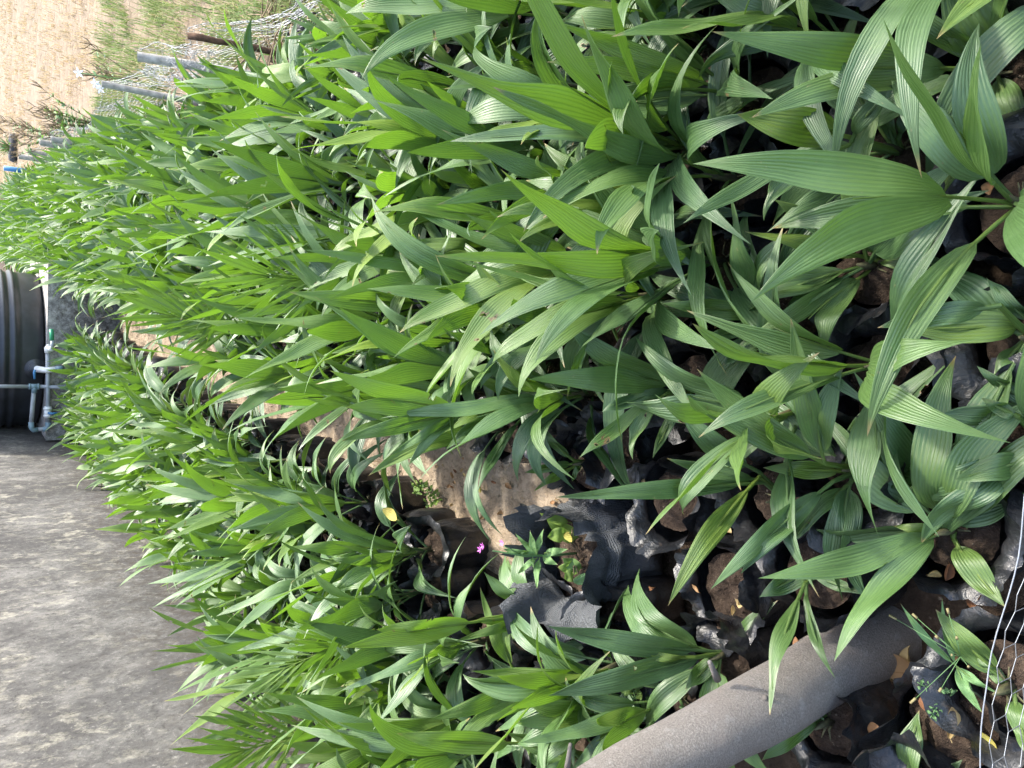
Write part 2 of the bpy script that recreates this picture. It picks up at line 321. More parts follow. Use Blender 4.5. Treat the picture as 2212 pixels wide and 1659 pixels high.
# ------------------------------------------------------------------ leaf surface
def sstep(a, b, x):
    x = max(0, min(1, (x-a)/(b-a))); return x*x*(3-2*x)
def bez(a, b, c, t): return a*((1-t)**2) + b*(2*t*(1-t)) + c*(t*t)
def add_leaf(mb, base, tips, hint, wid, t0=0.18, tf=0.5, arch=0.12, nt_=15, ns=6, tone=0.5, fold=0.28, pleat=0.0016, archdir=None, rach=0.0035, wave=0.006, seed=None, grav=0.0, twist=0.0):
    """base -> one tip (lance leaf) or two tips (forked leaf): a pleated blade on a petiole"""
    rn = random.Random(seed if seed is not None else random.random())
    base = V(base); tips = [V(t) for t in tips]; mid = sum(tips, V())/len(tips); L = (mid-base).length
    ad = V(archdir) if archdir is not None else V((0, 0, 1))
    def curve(tip):
        ctl = base + (mid*0.6+tip*0.4-base)*0.5 + ad*arch*L*1.6
        return lambda t: bez(base, ctl, tip, t) - V((0, 0, grav*L*max(0, t-0.25)**2.2*1.9))
    Cs = [curve(t) for t in tips]
    Mc = lambda t: sum((c(t) for c in Cs), V())/len(Cs)
    ph = rn.uniform(0, 6.28)
    def frame(C, t):
        tg = (C(min(1, t+0.02))-C(max(0, t-0.02))).normalized()
        sd = tg.cross(V(hint)); 
        if sd.length < 1e-4: sd = tg.orthogonal()
        sd.normalize(); nr = sd.cross(tg).normalized(); q = twist*t
        sd = sd*math.cos(q)+nr*math.sin(q); return tg, sd, sd.cross(tg).normalized()
    def prof(t):
        x = max(0, (t-t0)/(1-t0)); return 3.1*(x**0.62)*((1-x)**1.13) if 0 < x < 1 else 0
    hw = wid/2
    for C, tip in zip(Cs, tips):
        single = len(tips) == 1; pts = []; uvs = []; nn = ns*2 if single else ns
        sgn = 0; pa = [rn.uniform(0.2, 1.25) for _ in range(nn+1)]; sj = [0]+[(j+rn.uniform(-.28, .28))/nn for j in range(1, nn)]+[1]
        if not single:
            _, sd, _ = frame(Mc, 0.6); sgn = 1 if (tip-mid).dot(sd) >= 0 else -1
        for i in range(nt_):
            t = t0 + (1-t0)*i/(nt_-1); tg, sd, nr = frame(C, t); pr = prof(t); c = C(t)
            for j in range(nn+1):
                s = sj[j]
                pl = pleat*pa[j]*(1 if j % 2 else -1)*min(1, pr*2.2)
                if single:
                    q = s*2-1; p = c + sd*(hw*pr*q) + nr*(fold*hw*pr*abs(q) + pl); uvs.append((s*1.0, t))
                else:
                    wm = sstep(tf-0.12, tf+0.22, t)
                    inner = Mc(t).lerp(c - sd*(sgn*hw*pr), wm)
                    outer = c + sd*(sgn*hw*pr) + nr*(fold*hw*pr*(1.6-wm))
                    p = inner.lerp(outer, s) - nr*(0.12*hw*pr*math.sin(math.pi*s)) + nr*pl; uvs.append((s, t))
                p = p + nr*(wave*math.sin(t*9+ph+2.2*s)*pr)
                pts.append(p)
        mb.grid(pts, nn+1, nt_, uvs, tone)
    n = 6; te = tf+0.05 if len(tips) > 1 else 0.8
    mb.tube([Mc(te*i/n)-V((0, 0, 0.001)) for i in range(n+1)], [rach*(1.25-0.95*i/n) for i in range(n+1)], 5, False, min(1, tone+0.22))

# ------------------------------------------------------------------ polythene bag with its soil
BAGH = 0.20
def bag_mesh(r=0.085, h=BAGH, seed=0, mat=None, collar=0.075, open_=0.80, crum=1.0, bulge=0.08):
    rn = random.Random(seed); n = 84; off = V((seed*7.3, seed*3.1, 0)); rows = []
    a1, a2 = rn.uniform(0, 6), rn.uniform(0, 6)
    def ridge(p, s): return 1-abs(noise.noise(p*s+off))*2
    def wall(z, rr, cr=1.0):
        row = []
        for k in range(n):
            q = 2*math.pi*k/n; d = V((math.cos(q), math.sin(q), 0)); p = d*rr + V((0, 0, z))
            f = (ridge(p, 13)*0.006 + ridge(V((p.x*3, p.y*3, p.z*0.7)), 11)*0.005 + ridge(p, 30)*0.0015)*cr*crum + math.sin(q*2+a1)*0.006 + math.sin(q*3+a2)*0.004
            row.append(p + d*f)
        return row
    rows.append(wall(0.002, r*0.80)); rows.append(wall(0.012, r*0.96))
    for i in range(1, 13): rows.append(wall(h*i/13, r*(1+bulge*math.sin(math.pi*i/13))))
    rows.append(wall(h-0.004, r*(0.5+0.5*open_)))
    base = rows[-1]; m = 9
    fold = []; ln = []
    for k in range(n):
        q = 2*math.pi*k/n; c, s_ = math.cos(q), math.sin(q)
        fo = noise.noise(V((c*0.9+seed*3.3, s_*0.9, 1.7))) + 0.35*noise.noise(V((c*2.4, s_*2.4, seed*1.3)))
        fold.append(0.75+fo*2.3); ln.append(collar*max(0.25, 0.72+0.7*noise.noise(V((c*1.3, s_*1.3+seed*2.1, 8)))+0.3*noise.noise(V((c*6, s_*6, seed)))))
    cur = [(p.copy()) for p in base]
    for i in range(1, m+1):
        row = []
        for k in range(n):
            q = 2*math.pi*k/n; d = V((math.cos(q), math.sin(q), 0)); a = fold[k]*(i/m)**0.8
            a = max(-0.7, min(2.6, a)); cur[k] = cur[k] + (d*math.sin(a)+V((0, 0, math.cos(a))))*(ln[k]/m)
            p = cur[k]; cr = (i/m)*0.9+0.1
            t = V((-d.y, d.x, 0))
            p2 = p + d*((ridge(p, 11)-0.5)*0.014*cr*crum**0.7 + ridge(p, 27)*0.005*cr*crum**0.5) + V((0, 0, 1))*((ridge(p+V((5, 1, 0)), 10)-0.5)*0.013*cr*crum**0.7 + ridge(p+V((2, 7, 0)), 24)*0.005*cr*crum**0.5) + t*((ridge(p+V((0, 4, 8)), 10)-0.5)*0.013*cr)
            row.append(p2)
        rows.append(row)
    mb = MB(); vs = [p for row in rows for p in row]; fs = []
    for i in range(len(rows)-1):
        for k in range(n): fs.append((i*n+k, i*n+(k+1) % n, (i+1)*n+(k+1) % n, (i+1)*n+k))
    fs.append(tuple(range(n))[::-1]); mb.add(vs, fs)
    return mb.mesh('bag', mat or M['bag'])
def soil_mesh(r=0.073, seed=0):
    mb = MB(); n = 40; vs = [V((0, 0, 0.012))]; fs = []; rings = 13
    for i in range(1, rings+1):
        for k in range(n):
            q = 2*math.pi*k/n; rr = r*i/rings; p = V((rr*math.cos(q), rr*math.sin(q), 0))
            z = noise.noise(p*26+V((seed*3, 0, 0)))*0.016 + abs(noise.noise(p*60+V((0, seed, 0))))*0.014 + noise.noise(p*120)*0.006 + 0.012*(1-(i/rings)**2)
            vs.append(p+V((0, 0, z)))
    for k in range(n): fs.append((0, 1+k, 1+(k+1) % n))
    for i in range(rings-1):
        for k in range(n): fs.append((1+i*n+k, 1+(i+1)*n+k, 1+(i+1)*n+(k+1) % n, 1+i*n+(k+1) % n))
    mb.add(vs, fs); return mb.mesh('soil', M['bagsoil'])
BAGS = [bag_mesh(seed=i+1, r=0.082+0.004*(i % 3), collar=0.055+0.014*(i % 4), open_=0.86) for i in range(10)]
SOILS = [soil_mesh(seed=i+1) for i in range(4)]
def mobj(name, me, parent=None, loc=(0, 0, 0), rz=0.0, s=1.0):
    o = bpy.data.objects.new(name, me); col.objects.link(o); o.location = loc; o.rotation_euler = (0, 0, rz); o.scale = (s, s, s)
    if parent: o.parent = parent
    return o
def pot(root, rn, bs=1.0, bag=None):
    o = mobj('grow_bag', bag or rn.choice(BAGS), root, (0, 0, 0), rn.uniform(0, 6.28), bs); o.scale = (bs, bs, 1)
    s = mobj('soil', rn.choice(SOILS), root, (0, 0, BAGH-0.022), rn.uniform(0, 6.28), bs); s.scale = (bs, bs, 1)

# ------------------------------------------------------------------ setting
def plane(name, x0, y0, x1, y1, z, m, kind='structure'):
    mb = MB(); mb.add([(x0, y0, z), (x1, y0, z), (x1, y1, z), (x0, y1, z)], [(0, 1, 2, 3)]); return tag(mb.build(name, m), kind=kind)
plane('ground', -200, -200, 200, 300, 0, M['ground'])
FX = 1.08                                                  # the fence line
mb = MB(); nx, ny = 60, 60; pts = []
for j in range(ny):
    y = -2 + 30*(j/(ny-1))**1.3 if j < ny-1 else 160
    for i in range(nx):
        x = FX+0.04 + (14*(i/(nx-1))**1.6 if i < nx-1 else 160)
        pts.append((x, y, 0.006 + (0.035*max(0, noise.noise(V((x*1.3, y*1.3, 0)))+0.3)+0.012*noise.noise(V((x*6, y*6, 3)))+0.008)*(1 if i else 0)))
mb.grid(pts, nx, ny); tag(mb.build('field', M['field']), kind='structure')
mb = MB(); nx, ny = 60, 520; pts = []
for j in range(ny):
    for i in range(nx):
        x = -1.02 + 0.62*i/(nx-1); y = 1.62 + 7.28*j/(ny-1)
        e = min(1, min(i, nx-1-i)/6)
        pts.append((x, y, 0.004 + e*(0.014 + 0.022*noise.noise(V((x*5, y*5, 0))) + 0.018*noise.noise(V((x*17, y*17, 2))) + 0.016*abs(noise.noise(V((x*38, y*38, 5)))) + 0.012*noise.noise(V((x*80, y*80, 5))))))
mb.grid(pts, nx, ny); tag(mb.build('path', M['path']), kind='structure')

# concrete wall along the left bed, and the plinth that carries the tank
WX = -2.08
mb = MB(); nx, nz = 90, 26; pts = []
for j in range(nz):
    for i in range(nx):
        y = -1.5+17*i/(nx-1); z = -0.1+2.9*j/(nz-1)
        pts.append((WX+0.014*noise.noise(V((y*1.7, z*1.7, 0)))+0.004*noise.noise(V((y*9, z*9, 4))), y, z))
mb.grid(pts, nx, nz); mb.box((WX-0.3, -1.5, -0.1), (WX-0.03, 15.5, 2.8))
tag(mb.build('concrete_wall', M['concrete']), 'tall weathered grey concrete wall with pale lichen beside the seedling bed', 'wall')
PY, PZ = 9.0, 0.66
mb = MB(); pts = []; nx, nz = 40, 14
for j in range(nz):
    for i in range(nx):
        x = WX+0.02 + (1.82-0.02)*i/(nx-1); z = -0.1+(PZ+0.1)*j/(nz-1)
        pts.append((x, PY+0.008*noise.noise(V((x*3, z*3, 1))) - (0.012 if z > 0.42 else 0), z))
mb.grid(pts, nx, nz); mb.box((WX+0.03, PY+0.012, -0.1), (WX+1.82, PY+1.8, PZ+0.001))
tag(mb.build('concrete_plinth', M['plinth'], smooth=False), 'low stained concrete plinth under the black water tank', 'plinth')

# ------------------------------------------------------------------ water tank and its plumbing
TX, TY, TR = -1.23, PY+0.88, 0.83
tank = empty('water_tank', (TX, TY, PZ), 'big black ribbed plastic water tank standing on the concrete plinth', 'water tank')
prof = [(0.0, 0.006), (TR*0.93, 0.006), (TR*0.985, 0.03), (TR, 0.08), (TR, 0.20)]
def rib(z): return [(TR, z-0.035), (TR+0.022, z-0.018), (TR+0.022, z+0.012), (TR, z+0.03)]
for z in (0.27, 0.36, 0.45, 0.95, 1.04, 1.13): prof += rib(z)
prof += [(TR, 1.6), (TR*0.96, 1.68), (TR*0.6, 1.86), (0.26, 1.92)]
mb = MB(); mb.lathe(prof, n=72); mb.build('tank_body', M['tank'], tank)
mb = MB(); mb.lathe([(0, 2.02), (0.23, 2.01), (0.25, 1.98), (0.25, 1.90), (0, 1.90)], n=36); mb.build('lid', M['tank'], tank)
def onplane(X, Y, y): return at_y(X, Y, y)
yP = PY-0.07
fl = onplane(77, 796, TY-TR+0.02)-V((TX, TY, PZ))
mb = MB(); mb.tube([fl+V((0, -0.03, 0)), fl+V((0, 0.10, 0))], 0.10, 28); mb.tube([fl+V((0, -0.05, 0)), fl+V((0, -0.02, 0))], 0.065, 24); mb.build('outlet_flange', M['tank'], tank)
# tap
tp = onplane(86, 797, TY-TR-0.05)
tap = empty('water_tap', tp, 'white water tap with blue lever on the tank outlet', 'tap')
mb = MB(); q0 = V((0, 0.04, 0.02)); mb.tube([q0+V((0, 0.06, 0)), q0, q0+V((0, -0.05, 0))], 0.03, 16); mb.tube([q0+V((0, -0.05, 0)), V((0.0, -0.09, -0.05)), V((0.02, -0.12, -0.13))], [0.034, 0.03, 0.026], 14)
mb.build('tap_body', M['white'], tap)
mb = MB(); mb.tube([V((0, -0.07, 0.05)), V((-0.03, -0.08, 0.055)), V((-0.09, -0.085, 0.05))], [0.012, 0.013, 0.010], 8); mb.build('tap_lever', M['blue'], tap)
mb = MB(); mb.tube([V((0.02, -0.12, -0.13)), V((0.035, -0.14, -0.19))], [0.03, 0.022], 12); mb.build('hose_coupling', M['joint'], tap)
# pipework
pw = empty('pipework', onplane(100, 870, yP), 'grey plastic water pipes with blue fittings in front of the tank', 'pipework')
o0 = pw.location.copy()
def P(X, Y, y=yP): return onplane(X, Y, y)-o0
mb = MB(); mb.tube([P(-60, 834), P(63, 835)], 0.019, 12); mb.build('pipe', M['pvc'], pw)
mb = MB(); mb.tube([P(84, 835), P(215, 838)], 0.019, 12); mb.build('pipe', M['pvc'], pw)
mb = MB(); mb.tube([P(62, 835), P(85, 835)], 0.027, 14); mb.tube([P(74, 835), P(74, 848)], 0.026, 14); mb.tube([P(62, 835), P(66, 835)], 0.031, 14); mb.tube([P(81, 835), P(85, 835)], 0.031, 14); mb.build('tee', M['joint'], pw)
mb = MB(); mb.tube([P(73, 846), P(67, 918)], 0.021, 12); mb.build('pipe', M['pvc'], pw)
mb = MB(); mb.tube([P(67, 912), P(68, 924), P(72, 929), P(82, 928)], 0.026, 14); mb.build('elbow', M['joint'], pw)
mb = MB(); mb.tube([P(80, 928), P(100, 926)], 0.021, 12); mb.build('pipe', M['pvc'], pw)
mb = MB(); mb.tube([P(92, 927), P(100, 927), P(104, 922), P(104, 912)], 0.027, 14); mb.build('elbow', M['joint'], pw)
mb = MB(); mb.tube([P(104, 914), P(103, 758)], 0.021, 12); mb.build('pipe', M['pvc'], pw)
vb = MB(); vb.tube([P(103, 878), P(103, 902)], 0.034, 14); vb.tube([P(103, 881), P(103, 884)], 0.04, 14); vb.tube([P(103, 896), P(103, 899)], 0.04, 14); vo_ = vb.build('valve', M['white'], pw)
mb = MB(); mb.tube([P(104, 891)+V((0, -0.03, 0)), P(110, 891)+V((0, -0.06, 0)), P(122, 890)+V((0, -0.06, 0))], 0.012, 8); mb.build('valve_lever', M['blue'], vo_)
mb = MB(); mb.tube([P(103, 762), P(102, 752), P(104, 749), P(108, 750)], 0.028, 14); mb.tube([P(104, 752)+V((0, 0.01, 0)), P(110, 752)+V((0, -0.08, 0))], 0.026, 12); mb.build('elbow', M['white'], pw)
mb = MB(); mb.tube([P(111, 752)+V((0, -0.07, 0)), P(112, 733)+V((0, -0.07, 0))], 0.019, 12); mb.build('pipe', M['pvc'], pw)
g0 = onplane(112, 735, yP-0.07)
mb = MB(); mb.tube([V((0, 0, 0)), onplane(112, 722, yP-0.07)-g0, onplane(111, 711, yP-0.07)-g0], 0.020, 10); o = mb.build('hose_end', M['green'], loc=g0); tag(o, 'short green hose end pushed on the pipe beside the tank', 'hose')

# ------------------------------------------------------------------ tree trunk by the near bags (its crown is above the picture and shades the bags)
tb = at_z(1910, 1385, 0.0)
tt = CAM + ray(1385, 1665)*1.30
tree = empty('tree', tb, 'smooth grey leaning tree trunk rising between the nearest bags', 'tree')
d = tt-tb
path = [tb+d*(-0.06), tb, tb+d*0.25+V((0, 0.01, 0.0)), tb+d*0.5, tb+d*0.75, tt, tt+d*0.5+V((0, 0, 0.12)), tt+d*1.2+V((0.12, 0.2, 0.5)), tt+d*1.6+V((0.4, 0.6, 1.3)), V((-0.4, 1.9, 3.0))]
rad = [0.085, 0.076, 0.069, 0.065, 0.060, 0.0555, 0.053, 0.062, 0.055, 0.04]
mb = MB()
def resample(ps, rs, m):
    out, ro = [], []
    for i in range(len(ps)-1):
        p0, p1, p2, p3 = ps[max(0, i-1)], ps[i], ps[i+1], ps[min(len(ps)-1, i+2)]
        for k in range(m):
            t = k/m; out.append(0.5*((p1*2)+(p2-p0)*t+(p0*2-p1*5+p2*4-p3)*t*t+(p1*3-p0-p2*3+p3)*t**3)); ro.append(rs[i]*(1-t)+rs[i+1]*t)
    out.append(ps[-1]); ro.append(rs[-1]); return out, ro
pp, rr = resample([V(p)-tb for p in path], rad, 12)
vs = []; fs = []; uv = []; n = 36; last = None; arc = 0
for i, p in enumerate(pp):
    t = (pp[min(i+1, len(pp)-1)]-pp[max(i-1, 0)]).normalized(); a = (last-t*last.dot(t)) if last else t.orthogonal(); a.normalize(); last = a; b = t.cross(a)
    if i: arc += (p-pp[i-1]).length
    for k in range(n):
        q = 2*math.pi*k/n; dd = a*math.cos(q)+b*math.sin(q)
        r_ = rr[i]*(1+0.05*noise.noise((p+dd*0.07)*7)+0.02*noise.noise((p+dd*0.07)*25)); vs.append(p+dd*r_); uv.append((abs(k/n-0.5)*2*0.45, arc))
for i in range(len(pp)-1):
    for k in range(n): fs.append((i*n+k, i*n+(k+1) % n, (i+1)*n+(k+1) % n, (i+1)*n+k))
mb.add(vs, fs, uv); trunk = mb.build('trunk', M['bark'], tree)
for X, Y, X2, Y2, r_ in ((1640, 1508, 1655, 1507, 0.008), (1543, 1452, 1533, 1430, 0.008), (1228, 1640, 1232, 1608, 0.006)):
    ax = (pp[60]-pp[24]).normalized(); p0 = CAM+ray(X, Y)*1.0; best = min(((tb+pp[i]) for i in range(12, 64)), key=lambda c: (c-(CAM+ray(X, Y)*ray(X, Y).dot(c-CAM)/ray(X, Y).dot(ray(X, Y)))).length)
    dep = (best-CAM).dot(fwd)-0.04
    mb = MB(); A, B = CAM+ray(X, Y)*dep-tb, CAM+ray(X2, Y2)*(dep-0.03)-tb
    mb.tube([A+(A-B)*0.7, A, B], [r_*0.9, r_*0.7, r_*0.5], 9); mb.build('branch_stub', M['bark'], trunk)
rn = random.Random(5); mb = MB(); bl = MB(); cc = V((1.7, 2.0, 3.35))
for i in range(11):
    e = cc+V((rn.uniform(-1.5, 1.5), rn.uniform(-1.3, 1.3), rn.uniform(-0.2, 0.7))); s0 = V((-0.4, 1.9, 3.0))
    bl.tube([s0-tb, s0.lerp(e, 0.5)+V((0, 0, 0.2))-tb, e-tb], [0.03, 0.02, 0.008], 6)
bl.build('limb', M['bark'], tree)
for i in range(150):
    cl = cc + V((rn.gauss(0, 0.75), rn.gauss(0, 0.62), rn.gauss(0.1, 0.35)))
    for k in range(3):
        p = cl+V((rn.gauss(0, 0.09), rn.gauss(0, 0.09), rn.gauss(0, 0.06))); a = V((rn.gauss(0, 1), rn.gauss(0, 1), rn.gauss(-0.3, 0.4))).normalized(); b = a.cross(V((rn.gauss(0, .4), rn.gauss(0, .4), 1))).normalized()
        l_, w_ = rn.uniform(0.09, 0.14), rn.uniform(0.03, 0.045)
        p = p-tb; mb.add([p, p+a*l_*0.45+b*w_, p+a*l_, p+a*l_*0.45-b*w_], [(0, 1, 2, 3)], None, rn.random())
mb.build('crown', M['weed'], tree)

# ------------------------------------------------------------------ palm seedlings: random kinds
def random_leaf(mb, rn, z0, az, th, L, wid, fork, droop, tone, div, nt_=14, ns=6, pet=0.2):
    d0 = V((math.cos(az)*math.sin(th), math.sin(az)*math.sin(th), math.cos(th)))
    th2 = th+droop; d1 = V((math.cos(az)*math.sin(th2), math.sin(az)*math.sin(th2), math.cos(th2)))
    sd = V((-math.sin(az), math.cos(az), 0)); nr = d1.cross(sd)*-1
    base = V((0, 0, z0)); end = base + d0*L*0.55 + d1*L*0.45
    hint = (V((0, 0, 1))*math.sin(th2)-V((math.cos(az), math.sin(az), 0))*math.cos(th2))
    tw = rn.uniform(-0.7, 0.7); hint = (hint+sd*tw).normalized()
    ar = 0.02+0.14*math.sin(droop) ; ad = (d0-d1); ad = ad.normalized() if ad.length > 1e-3 else V((0, 0, 1))
    if fork:
        ln = L*0.5; c, s = math.cos(div), math.sin(div); j = rn.uniform(-0.06, 0.06)
        fk = base+d0*L*0.35+d1*L*0.12; ax = (end-fk)
        sdt = (sd+hint*tw*0.5).normalized()
        tips = [fk+ax*(c+j)+sdt*ax.length*s, fk+ax*(c-j)-sdt*ax.length*s]
    else: tips = [end+sd*rn.uniform(-.05, .05)*L]
    add_leaf(mb, base, tips, hint, wid, pet, 0.5, ar, nt_, ns, tone, rn.uniform(0.15, 0.6), 0.0018, ad, seed=rn.random(), wave=rn.uniform(0.004, 0.013), grav=rn.uniform(0.10, 0.55)*min(1, math.sin(th2)*1.35), twist=rn.gauss(0, 0.55))
def pinnate_leaf(mb, rn, z0, az, th, L, tone):
    d0 = V((math.cos(az)*math.sin(th), math.sin(az)*math.sin(th), math.cos(th))); sd = V((-math.sin(az), math.cos(az), 0))
    base = V((0, 0, z0)); end = base+d0*L*0.8+V((d0.x, d0.y, 0))*0.1; up = sd.cross(d0)*-1
    n = 7
    for k in range(n):
        f = 0.38+0.5*k/n; p = base.lerp(end, f)
        for sg in (-1, 1):
            q = p+d0*(L*(0.30+0.1*k/n))+sd*sg*L*(0.30-0.24*k/n)
            add_leaf(mb, p, [q], up, 0.016+0.012*(k == n-1), 0.02, 0.5, 0.03, 8, 2, tone, 0.3, 0.001, seed=rn.random(), rach=0.0012)
    mb.tube([base.lerp(end, i/6) for i in range(7)], [0.005-0.0005*i for i in range(7)], 5, False, min(1, tone+0.2))
def seedling_parts(seed, kind, nt_=14, ns=6, feather=False):
    """leaf builders of one seedling, measured from the soil of its bag"""
    rn = random.Random(seed); out = []
    tall = {'tall': 1.0, 'mid': 0.78, 'short': 0.58}[kind]
    n = rn.choice((6, 7, 8, 9)) if kind != 'short' else rn.choice((4, 5, 6)); az = rn.uniform(0, 6.28)
    for i in range(n):
        a = i/(n-1); az += 2.4+rn.uniform(-0.35, 0.35)
        mb = MB(); th = R(6)+R(44)*a**1.2+rn.uniform(-0.1, 0.12); L = tall*rn.uniform(0.50, 0.76)*(1-0.28*a)*(0.82 if i == 0 else 1)
        fork = (rn.random() < 0.68 and a < 0.85); tone = 0.74-0.62*a+rn.uniform(-0.2, 0.2)
        droop = R(10)+R(38)*a*rn.uniform(0.5, 1.25)
        if feather and i in (1, 2): pinnate_leaf(mb, rn, 0.05, az, th, L, tone)
        else: random_leaf(mb, rn, 0.02+0.05*(1-a), az, th, L, tall**0.5*(rn.uniform(0.038, 0.060) if fork else rn.uniform(0.042, 0.072)), fork, droop, tone, R(rn.uniform(9, 24)), nt_, ns, rn.uniform(0.14, 0.26))
        out.append(mb)
    return out
def stem_mb(seed, h=0.12):
    rn = random.Random(seed); mb = MB()
    mb.tube([(0, 0, -0.01), (0.002, 0.001, h*0.4), (0.004, 0, h)], [0.011, 0.009, 0.002], 9)
    for k in range(4):
        q = rn.uniform(0, 6.28); mb.tube([(0.008*math.cos(q), 0.008*math.sin(q), 0), (0.018*math.cos(q), 0.018*math.sin(q), 0.03), (0.04*math.cos(q), 0.04*math.sin(q), 0.035)], [0.0035, 0.003, 0.001], 5)
    return mb
PROTO = {}
for kind, cnt in (('tall', 15), ('mid', 11), ('short', 5)):
    PROTO[kind] = []
    for i in range(cnt):
        ps = seedling_parts(100*len(kind)+i*17+3, kind, feather=(kind == 'tall' and i == 0))
        allm = MB()
        for m in ps: allm.add(m.v, m.f, m.uv, 0.5); allm.tone[-len(m.v):] = m.tone
        PROTO[kind].append(([m.mesh('leaf', M['palm']) for m in ps], allm.mesh('foliage', M['palm'])))
STEMS = [stem_mb(i).mesh('stem', M['stem']) for i in range(4)]
def seedling(x, y, kind, rn, label, group, parts=True, s=1.0, z=0.0, bs=1.0):
    root = empty('palm_seedling', (x, y, z), label, 'palm seedling', group)
    pot(root, rn, bs)
    leaves, fol = rn.choice(PROTO[kind][1 if y < 1.9 else 0:]); tilt = (rn.uniform(-0.12, 0.12), rn.uniform(-0.12, 0.12)); rz = rn.uniform(0, 6.28)
    def put(name, me):
        o = mobj(name, me, root, (0, 0, BAGH-0.012), rz, s); o.rotation_euler = (tilt[0], tilt[1], rz); return o
    put('stem', rn.choice(STEMS))
    if parts:
        for me in leaves:
            if rn.random() > 0.06: put('leaf', me)
    else: put('foliage', fol)
    return root

# ------------------------------------------------------------------ the seedlings one can pick out at the front
HEROES = []          # (x, y) kept clear by the grid
def hero(label, bx, by, leaves, bz=BAGH, bag=True, seed=0, bs=1.0, z=0.0):
    rn = random.Random(seed*13+bx); p = at_z(bx, by, z+bz-0.02); HEROES.append((p.x, p.y))
    root = empty('palm_seedling', (p.x, p.y, z), label, 'palm seedling', 'palm seedlings in black bags')
    if bag: pot(root, rn, bs)
    o = V((p.x, p.y, z)); top = 0.06
    for lf in leaves:
        (X, Y), tips, wpx = lf[0], lf[1], lf[2]; kw = dict(lf[3]) if len(lf) > 3 else {}
        b, k = by_axis(X, Y, p)
        b.z = max(b.z, z+bz-0.01); dep = (b-CAM).dot(fwd)
        far = kw.pop('far', False); fl_ = kw.pop('f', 1.08); face = kw.pop('face', 0.55)
        ts = [by_len(tx, ty, b, fl_, far) for tx, ty in tips]
        mid = sum(ts, V())/len(ts); dep = ((b+mid)/2-CAM).dot(fwd)
        hint = ((CAM-(b+mid)/2).normalized()*face+V((0, 0, 1-face))+V((rn.uniform(-.15, .15), rn.uniform(-.15, .15), 0))).normalized()
        mb = MB(); wd = wpx/FPX*dep
        add_leaf(mb, b-o, [t-o for t in ts], hint, wd*0.88, kw.pop('t0', 0.10), kw.pop('tf', 0.42), kw.pop('arch', 0.09), 22, 8, min(1, kw.pop('tone', 0.5)*0.85+0.18), kw.pop('fold', 0.30), 0.0016, seed=rn.random(), wave=0.009, twist=rn.gauss(0, 0.3), **kw)
        if (b-p).length > 0.02:
            mb.tube([p-o+V((0, 0, -0.01)), (p+b)/2-o+V((0, 0, 0.004)), b-o], [0.007, 0.0055, 0.004], 7, False, 0.75)
        top = max(top, min(0.12, (b-p).length))
        mb.build('leaf', M['palm'], root)
    for k in range(0 if seed in (12, 13, 14, 15, 2, 8, 9, 10) else 4 if by > 500 else 3):
        mb = MB(); th = R(rn.uniform(38, 66)); random_leaf(mb, rn, bz+0.01, rn.uniform(0, 6.28), th, rn.uniform(0.26, 0.38), rn.uniform(0.05, 0.07), rn.random() < 0.5, R(rn.uniform(20, 45)), rn.uniform(0.2, 0.55), R(rn.uniform(10, 22)), 16, 6, 0.15)
        mb.build('leaf', M['palm'], root)
    st = mobj('stem', rn.choice(STEMS), root, (0, 0, bz-0.015), rn.uniform(0, 6)); st.scale = (0.9, 0.9, 0.55)
    return root
L = lambda b, t, w, **k: (b, [t], w, k)
B = lambda b, t1, t2, w, **k: (b, [t1, t2], w, k)
hero('palm seedling with long scarred leaf behind the grey trunk, dry leaf bits at its foot', 1862, 1015, [
    B((1785, 1003), (1482, 860), (1505, 796), 62, tone=0.42, tf=0.3), B((1780, 1000), (1708, 686), (1822, 793), 62, tone=0.35, tf=0.25),
    L((1830, 1018), (1648, 1010), 44, tone=0.85), B((1800, 1040), (1535, 1273), (1600, 1240), 52, tone=0.4, tf=0.5), L((1840, 1040), (1700, 1180), 40, tone=0.3), L((1830, 1000), (1870, 880), 44, tone=0.25)], seed=1)
hero('palm seedling with one long leaf reaching over the shade-net bag', 1700, 1075, [
    L((1650, 1042), (1200, 1074), 46, tone=0.45), L((1640, 1030), (1443, 1309), 52, tone=0.72), L((1640, 1020), (1470, 880), 58, tone=0.2, arch=0.2), L((1650, 1040), (1440, 990), 36, tone=0.3)], seed=2)
hero('palm seedling with broad glossy forked leaf hanging over the trunk base', 2062, 1140, [
    B((2050, 1140), (1638, 1249), (1802, 1429), 70, tone=0.5, tf=0.35), L((2050, 1150), (1931, 1136), 34, tone=0.85), L((2060, 1165), (2173, 1313), 66, tone=0.5), L((2060, 1125), (2235, 1065), 74, tone=0.42),
    B((2056, 1106), (1843, 801), (2110, 930), 66, tone=0.3, tf=0.22)], seed=3)
hero('palm seedling with a wide bright yellow-green leaf and drooping pairs', 1951, 330, [
    L((1850, 300), (1592, 247), 92, tone=0.98, face=0.3), B((1835, 312), (1475, 483), (1650, 477), 50, tone=0.7, tf=0.5, arch=0.2), B((1930, 350), (1763, 543), (1655, 503), 44, tone=0.1, arch=0.2, tf=0.5),
    L((1838, 305), (1972, 162), 42, tone=0.25, arch=0.2), L((1940, 300), (1990, 200), 30, tone=0.2), L((1935, 320), (1900, 170), 40, tone=0.2)], seed=4)
hero('largest palm seedling with very broad leaves in the upper right corner', 2150, 165, [
    B((2100, 150), (1537, 68), (1622, 255), 84, tone=0.45, tf=0.42), L((2182, 140), (2040, -60), 130, tone=0.62), L((2180, 170), (2230, 330), 70, tone=0.5), L((2150, 150), (1900, -20), 56, tone=0.3), L((2150, 190), (2030, 240), 50, tone=0.15)], seed=5)
